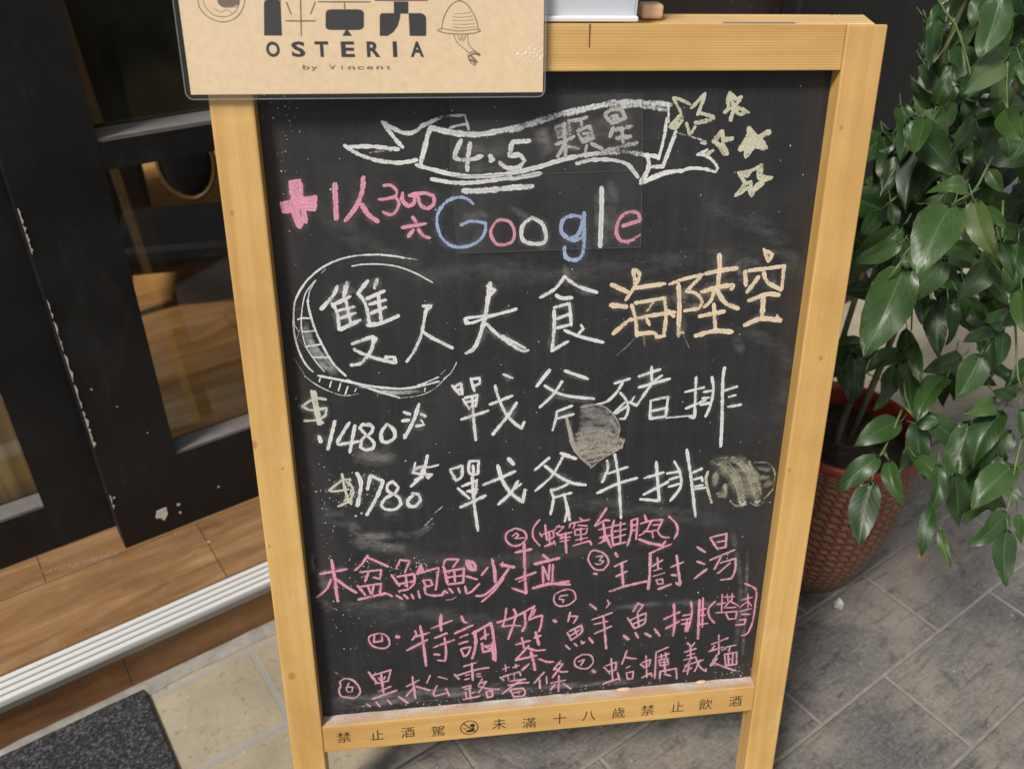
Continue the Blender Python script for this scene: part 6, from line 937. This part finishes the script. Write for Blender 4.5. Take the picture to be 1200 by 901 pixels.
for st in SHEET_INK.split('|'):
    tk = st.split(); c = [int(x) * 1e-4 for x in tk[2:]]; pts = list(zip(c[0::2], c[1::2])); lay += 1
    if tk[0] == 'I':
        ribbon(lines, pts, float(tk[1]) * 1e-5, SZ - 0.00042 + lay * 1e-6, 1.0, 0.1, rnd, zf=warp)
    else:
        mb = fills.setdefault(tk[1], MB())
        mb.poly([(x, y, SZ - 0.00044 + lay * 5e-7 + warp(x, y)) for x, y in (pts if sum(a[0] * b2[1] - b2[0] * a[1] for a, b2 in zip(pts, pts[1:] + pts[:1])) > 0 else pts[::-1])])
lines.build('line_drawing', inkm['I'], paper)
for k, mb in fills.items(): mb.build('logo_shape', inkm[k], paper)
mb = MB()
for ch, x, y, h in SHEET_TITLE:
    letter(mb, ch, x, y, h, SZ - 0.00043, bold=0.034, wide={'I': 0.0036}.get(ch, 0.0112), zf=warp)
mb.build('lettering', inkm['K'], paper)
mb = MB()
for ch, x, y, h in SHEET_BYLINE:
    letter(mb, ch, x, y, h * 0.80, SZ - 0.00043, bold=0.020, cap=0.73, wide={'i': 0.0011, 't': 0.0036}.get(ch, 0.0056), zf=warp, mid=0.36)
mb.build('byline', inkm['H'], paper)

# ------------------------------------------------------------------ things standing on the top of the board
acr = NT('frosted_acrylic'); acr.set(Base_Color=(0.72, 0.75, 0.80), Roughness=0.25, Alpha=0.62)
acr.b.inputs['Transmission Weight'].default_value = 0.0
white_pl = plain('white_plastic', (0.80, 0.80, 0.80), 0.3)
hold = empty('leaflet_holder', Matrix.Translation((0.13, 0.792, 0.9385)), 'clear plastic leaflet holder with a white foot standing on top of the chalkboard', 'leaflet holder')
b = MB(); b.box((-0.10, -0.024, 0), (0.083, 0.03, 0.0042)); b.build('foot', white_pl, hold, bevel=0.001)
b = MB(); b.box((-0.098, -0.018, 0.0045), (0.080, -0.0155, 0.17)); b.build('front_panel', acr.m, hold)
b = MB(); b.box((-0.098, 0.012, 0.0045), (0.080, 0.0145, 0.20)); b.build('back_panel', acr.m, hold)
b = MB(); b.box((0.0803, -0.018, 0.0045), (0.0825, 0.0145, 0.17)); b.build('side_panel', acr.m, hold)
t = NT('leaflet_print')
ln = t.node('VectorMath', operation='LENGTH'); t.put(ln.inputs[0], t.coord('Object', (22, 0, 26), loc=(-0.55, 0, -1.55)))
t.set(Base_Color=t.mix(t.ramp(ln.outputs['Value'], [(0.75, 1.0), (1.1, 0.0)]), (0.66, 0.69, 0.74), (0.85, 0.36, 0.16)), Roughness=0.6)
b = MB(); b.box((-0.09, -0.0135, 0.006), (0.076, -0.0125, 0.185)); lf = b.build('leaflet', t.m)
lf.matrix_basis = Matrix.Translation((0.13, 0.792, 0.9385)); tag(lf, 'pale leaflet with an orange round picture inside the clear holder', 'leaflet')
b = MB(); b.box((-0.0105, -0.008, 0), (0.0105, 0.008, 0.0125))
pg = b.build('wooden_peg', plain('peach_wood', (0.80, 0.53, 0.36), 0.6, var=0.1, scale=60), bevel=0.003)
pg.matrix_basis = Matrix.Translation((0.2335, 0.806, 0.9345)) @ Matrix.Rotation(R(4), 4, 'Z')
tag(pg, 'small peach wooden block lying on top of the chalkboard beside the leaflet holder', 'block')

# ------------------------------------------------------------------ red woven planter with the plant
PC = Vector((0.675, 0.985, 0.0))
t = NT('red_woven_plastic')
tc = t.node('TexCoord')
mp = t.node('Mapping'); t.put(mp.inputs[0], tc.outputs['UV'])
mp.inputs['Scale'].default_value = (40, 24, 1)
sx_ = t.sep(mp.outputs[0])
cb2 = t.node('CombineXYZ')
t.put(cb2.inputs[0], t.math('ADD', sx_[0], t.math('MULTIPLY', sx_[1], 0.62))); t.put(cb2.inputs[1], sx_[1])
br = t.node('TexBrick'); br.offset = 0.5
wob = t.node('VectorMath', operation='MULTIPLY_ADD'); wn1 = t.node('TexNoise'); t.put(wn1.inputs['Vector'], t.coord('Object')); wn1.inputs['Scale'].default_value = 28
t.put(wob.inputs[0], wn1.outputs['Color']); wob.inputs[1].default_value = (0.9, 0.7, 0); t.put(wob.inputs[2], cb2.outputs[0])
t.put(br.inputs['Vector'], wob.outputs[0])
for k, val in (('Scale', 1.0), ('Mortar Size', 0.22), ('Mortar Smooth', 0.7), ('Bias', 0.0), ('Brick Width', 1.0), ('Row Height', 0.8)):
    br.inputs[k].default_value = val
nz = t.noise(t.coord('Object'), 38, 6, 0.75)
slot = t.mix(nz, (0.055, 0.028, 0.014), (0.30, 0.20, 0.115))
redc = t.mix(nz, (0.10, 0.018, 0.010), (0.27, 0.050, 0.030))
t.set(Base_Color=t.mix(br.outputs['Fac'], slot, redc), Roughness=0.42)
t.bump(br.outputs['Fac'], 0.9, 0.004)
pot = empty('plant_pot', Matrix.Translation(PC), 'round red woven planter on the slate paving beside the chalkboard', 'planter')
b = MB(); b.lathe([(0.0, 0.004), (0.072, 0.004), (0.082, 0.010), (0.094, 0.04), (0.105, 0.08), (0.1135, 0.13), (0.119, 0.18), (0.1215, 0.23), (0.1215, 0.27), (0.1205, 0.290)], 96); b.build('body', t.m, pot, smooth=True)
redp = plain('red_rim', (0.22, 0.028, 0.018), 0.45, var=0.45, scale=50)
b = MB(); b.lathe([(0.1203, 0.286), (0.1222, 0.290), (0.1224, 0.298), (0.1205, 0.303), (0.1170, 0.303), (0.1145, 0.298), (0.114, 0.285), (0.113, 0.230)], 96); b.build('rim', redp, pot, smooth=True)
t = NT('potting_soil')
sn = t.noise(t.coord('Object'), 70, 6, 0.7)
t.set(Base_Color=t.ramp(sn, [(0.35, (0.008, 0.006, 0.005)), (0.55, (0.035, 0.024, 0.015)), (0.75, (0.14, 0.09, 0.05))]), Roughness=0.95)
t.bump(sn, 1.0, 0.008)
b = MB(); b.lathe([(0.1155, 0.262), (0.09, 0.266), (0.05, 0.272), (0.0, 0.276)], 64); b.build('soil', t.m, pot, smooth=True)

t = NT('glossy_leaf')
uv = t.sep(t.node('TexCoord').outputs['UV'])
av = t.math('ABSOLUTE', uv[1])
at = t.node('Attribute'); at.attribute_name = 'tone'
tone = at.outputs['Fac']
ver = t.math('SUBTRACT', t.math('MULTIPLY', uv[0], 8.0), t.math('MULTIPLY', av, 2.6))
wv = t.math('FRACT', ver)
vein = t.ramp(t.math('ABSOLUTE', t.math('SUBTRACT', wv, 0.5)), [(0.0, 1.0), (0.09, 0.0)])
mid = t.ramp(av, [(0.0, 1.0), (0.07, 0.0)])
vm = t.math('MAXIMUM', t.math('MULTIPLY', vein, 0.35), mid)
bl = t.noise(t.coord('Object'), 40, 4)
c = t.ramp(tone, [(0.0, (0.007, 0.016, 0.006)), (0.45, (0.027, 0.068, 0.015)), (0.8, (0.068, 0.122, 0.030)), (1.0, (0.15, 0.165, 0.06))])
c = t.mix(t.ramp(bl, [(0.3, 0.35), (0.6, 0.0)]), c, (0.015, 0.040, 0.014))
c = t.mix(t.math('MULTIPLY', vm, 0.45), c, (0.13, 0.19, 0.085))
gm = t.node('NewGeometry')
edgeb = t.math('MULTIPLY', t.ramp(t.math('ADD', av, t.math('MULTIPLY', uv[0], 0.35)), [(0.92, 0.0), (1.12, 1.0)]), t.ramp(t.noise(t.coord('Object'), 75, 4, 0.7), [(0.52, 0.0), (0.66, 0.75)]))
c = t.mix(edgeb, c, (0.13, 0.105, 0.035))
c = t.mix(t.ramp(t.noise(t.coord('Object'), 300, 3), [(0.66, 0.0), (0.76, 0.25)]), c, (0.14, 0.15, 0.10))
c = t.mix(gm.outputs['Backfacing'], c, t.mix(0.55, c, (0.10, 0.14, 0.07)))
t.set(Base_Color=c, Roughness=t.mix(gm.outputs['Backfacing'], t.ramp(bl, [(0.3, 0.32), (0.7, 0.50)]), 0.65))
t.b.inputs['Coat Weight'].default_value = 0.06; t.b.inputs['Coat Roughness'].default_value = 0.25
t.b.inputs['Specular IOR Level'].default_value = 0.42
t.bump(t.math('ADD', t.math('MULTIPLY', vm, -0.8), t.math('MULTIPLY', t.math('ABSOLUTE', t.math('SUBTRACT', wv, 0.5)), -0.5)), 0.22, 0.0012)
tl = t.node('BsdfTranslucent'); t.put(tl.inputs[0], t.mix(0.35, c, (0.07, 0.14, 0.02)))
ms = t.node('MixShader'); ms.inputs[0].default_value = 0.2
t.put(ms.inputs[1], t.b.outputs[0]); t.put(ms.inputs[2], tl.outputs[0]); t.put(t.out.inputs[0], ms.outputs[0])
leaf_m = t.m
stem_m = plain('green_stem', (0.10, 0.14, 0.045), 0.5, var=0.3, scale=30)
woody = plain('brown_green_stem', (0.075, 0.075, 0.035), 0.6, var=0.35, scale=30)

rnd = random.Random(17)
leaves = MB()
def leaf(mb, B, Tp, w, fl):
    ax = Tp - B; L = ax.length; ax.normalize()
    view = (CAM - (B + Tp) / 2).normalized()
    side = ax.cross(view)
    side = side.normalized() if side.length > 0.05 else ax.orthogonal()
    roll = {'e': R(rnd.choice((-64, 64))), 'g': R(rnd.uniform(-8, 8)), 'h': R(20), 'u': R(rnd.uniform(-25, 25))}.get(fl, R(rnd.uniform(-34, 34)))
    side = Matrix.Rotation(roll, 3, ax) @ side
    nrm = side.cross(ax).normalized()
    if nrm.dot(view) < 0: nrm = -nrm; 
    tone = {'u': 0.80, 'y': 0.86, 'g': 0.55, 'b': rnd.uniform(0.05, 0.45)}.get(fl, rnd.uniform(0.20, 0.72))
    n, m = 14, 4
    fold = rnd.uniform(0.10, 0.34); arch = rnd.uniform(-0.06, 0.16); sway = rnd.uniform(-0.08, 0.08)
    if fl == 'h': arch = 0.42
    if fl == 'g': fold, arch = 0.16, 0.09
    ph = rnd.random() * 6; wav = rnd.uniform(0.02, 0.075); curl = rnd.uniform(-0.10, 0.22)
    grid = []
    for i in range(n + 1):
        q = i / n
        prof = (q ** 0.62) * ((1 - q) ** 0.92) / 0.4826 * (1 + 0.018 * ((i % 2) * 2 - 1) * (0 < i < n))
        hw = 0.5 * w * prof
        row = []
        for j in range(-m, m + 1):
            s = j / m
            p = B + ax * (L * q) + side * (hw * s + sway * L * math.sin(q * 3.14) * 0.6)
            z = hw * abs(s) * fold * (1.5 - 0.5 * abs(s)) + arch * L * (q * (1 - q) * 4) - 0.05 * L * q * q
            z += wav * L * math.sin(q * 9 + ph + s) * abs(s) - curl * L * max(0.0, q - 0.55) ** 2 * 2.2
            row.append(mb.vert(p + nrm * z, tone))
        grid.append(row)
    for i in range(n):
        for j in range(2 * m):
            quad = (grid[i][j], grid[i][j + 1], grid[i + 1][j + 1], grid[i + 1][j])
            u0, u1, v0, v1 = i / n, (i + 1) / n, (j - m) / m, (j + 1 - m) / m
            uvq = ((u0, v0), (u0, v1), (u1, v1), (u1, v0))
            # keep the front face towards the side the normal points to
            a = mb.v[quad[1]] - mb.v[quad[0]]; c2 = mb.v[quad[3]] - mb.v[quad[0]]
            flip = a.cross(c2).dot(nrm) < 0
            if fl == 'u': flip = not flip
            mb.face(quad[::-1] if flip else quad, uvq[::-1] if flip else uvq)
    return nrm
twigs = []
for st in LEAVES.split('|'):
    tk = st.split(); c = [int(x) * 0.001 for x in tk[:7]]
    B = Vector(c[:3]); Tp = Vector(c[3:6])
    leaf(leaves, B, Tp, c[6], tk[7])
    ax = (Tp - B).normalized()
    k0 = len(leaves.v)
    leaves.tube([B + ax * 0.004, B - ax * 0.004, B - ax * 0.011 + Vector((0, 0.003, 0.003))], [0.0006, 0.0008, 0.0008], 6)
    for k in range(k0, len(leaves.v)): leaves.a[k] = 0.78
for st in STEMS.split('|'):
    c = [int(x) * 0.001 for x in st.split()]
    P = [Vector(c[i:i + 3]) for i in range(0, len(c), 3)]
    P = catmull(P, 0.012)
    b = MB(); b.tube(P, [0.0014 - 0.0004 * i / len(P) for i in range(len(P))], 8); twigs.append(b)
plant = empty('climbing_plant', Matrix.Translation(PC + Vector((0, 0, 0.275))), 'leafy green plant with glossy hanging leaves growing from the red planter', 'plant')
leaves.build('foliage', leaf_m, plant, local=False, smooth=True, attr='tone')
for b in twigs: b.build('twig', stem_m, plant, local=False, smooth=True)
for pts, r0 in (([(0.66, 0.97, 0.24), (0.67, 0.985, 0.34), (0.70, 1.0, 0.52), (0.76, 0.99, 0.80), (0.78, 0.95, 1.05), (0.74, 0.88, 1.22), (0.68, 0.80, 1.22)], 0.0062),
                ([(0.69, 0.99, 0.24), (0.71, 1.0, 0.36), (0.76, 1.03, 0.60), (0.86, 1.02, 0.95), (0.93, 0.95, 1.18), (0.90, 0.85, 1.27)], 0.0056),
                ([(0.64, 1.0, 0.24), (0.65, 1.02, 0.40), (0.68, 1.05, 0.70), (0.72, 1.06, 1.0), (0.73, 1.02, 1.2), (0.70, 0.95, 1.3)], 0.0050)):
    P = catmull([Vector(p) for p in pts], 0.02)
    b = MB(); b.tube(P, [r0 * (1 - 0.65 * i / len(P)) for i in range(len(P))], 10); b.build('stem', woody, plant, local=False, smooth=True)

# ------------------------------------------------------------------ odds and ends around the planter
tub = empty('plastic_tub', Matrix.Translation((0.845, 1.13, 0.0)), 'white plastic tub with a dark blue rim half hidden behind the red planter', 'tub')
b = MB(); b.lathe([(0.0, 0.003), (0.055, 0.003), (0.06, 0.01), (0.070, 0.13), (0.067, 0.13), (0.058, 0.015), (0.0, 0.012)], 48); b.build('body', plain('milky_plastic', (0.62, 0.65, 0.70), 0.35), tub, smooth=True)
b = MB(); b.lathe([(0.0695, 0.122), (0.075, 0.126), (0.075, 0.136), (0.071, 0.140), (0.066, 0.136), (0.0665, 0.122)], 48); b.build('rim', plain('navy_plastic', (0.020, 0.035, 0.075), 0.35), tub, smooth=True)
b = MB(); rb = random.Random(5)
seg = 28
prof = [(0.02, 0.0), (0.20, 0.004), (0.24, 0.06), (0.235, 0.14), (0.20, 0.22), (0.12, 0.29), (0.045, 0.325), (0.03, 0.34), (0.06, 0.39), (0.02, 0.41)]
rings = []
for r, z in prof:
    rings.append([b.vert(((r * (1 + 0.16 * noise.noise(Vector((math.cos(k * 2 * math.pi / seg) * 2, math.sin(k * 2 * math.pi / seg) * 2, z * 7)))) + 0.006 * math.sin(k * 7)) * math.cos(k * 2 * math.pi / seg),
                          (r * (1 + 0.16 * noise.noise(Vector((math.cos(k * 2 * math.pi / seg) * 2, math.sin(k * 2 * math.pi / seg) * 2, z * 7)))) + 0.006 * math.sin(k * 7)) * math.sin(k * 2 * math.pi / seg), z)) for k in range(seg)])
for a, c in zip(rings, rings[1:]):
    for k in range(seg): b.face((a[k], a[(k + 1) % seg], c[(k + 1) % seg], c[k]))
b.face(rings[0][::-1]); b.face(rings[-1])
bag = b.build('rubbish_bag', plain('blue_grey_film', (0.065, 0.070, 0.082), 0.35, var=0.3, scale=14, bump=0.4), smooth=True)
bag.matrix_basis = Matrix.Translation(F(2.62, 1.30, 0.005)); tag(bag, 'tied dark grey rubbish bag on the pale path behind the plant', 'rubbish bag')
# crumpled white scrap by the planter
b = MB(); rb = random.Random(12); n = 7
for j in range(n):
    for i in range(10):
        a = i * 2 * math.pi / 10; ph = math.pi * j / (n - 1)
        r = 0.0085 * (0.75 + 0.5 * rb.random())
        b.vert((r * math.sin(ph) * math.cos(a) * 0.8, r * math.sin(ph) * math.sin(a) * 0.8, 0.012 - 1.25 * r * math.cos(ph)))
for j in range(n - 1):
    for i in range(10): b.face((j * 10 + i, j * 10 + (i + 1) % 10, (j + 1) * 10 + (i + 1) % 10, (j + 1) * 10 + i))
ps = b.build('paper_scrap', plain('grubby_white', (0.55, 0.54, 0.52), 0.8, var=0.35, scale=160))
ps.matrix_basis = Matrix.Translation((0.6888, 0.8738, 0.0))
tag(ps, 'crumpled whitish paper scrap on the slate beside the red planter', 'litter')
# yellowed leaf scrap and grit on the slate
b = MB()
b.prism([(-0.006, -0.002, 0.001), (0.0, -0.0032, 0.0022), (0.007, 0.0, 0.001), (0.001, 0.003, 0.0028), (-0.005, 0.002, 0.0016)], (0, 0, 0.0007))
lf2 = b.build('fallen_leaf', plain('yellowed_leaf', (0.52, 0.32, 0.06), 0.7, var=0.2, scale=120))
lf2.matrix_basis = Matrix.Translation((0.8893, 0.9701, 0.0))
tag(lf2, 'tiny yellowed leaf scrap on the slate below the hanging leaves', 'leaf')
b = MB(); rg = random.Random(77)
for i in range(260):
    u, off, r = rg.uniform(-0.2, 2.0), rg.uniform(-0.1, 0.62), abs(rg.gauss(0, 0.0007)) + 0.0004
    p = F(u, off, 0.0006)
    pts = [(p.x + r * rg.uniform(0.5, 1.2) * math.cos(k * 1.05), p.y + r * rg.uniform(0.5, 1.2) * math.sin(k * 1.05), 0.0006) for k in range(6)]
    b.prism(pts, (0, 0, r * 0.8))
gr = b.build('gravel_grit', plain('pale_grit', (0.36, 0.33, 0.28), 0.9, var=0.6, scale=9)); tag(gr, 'loose pale grit scattered over the slate', None, None, 'stuff')
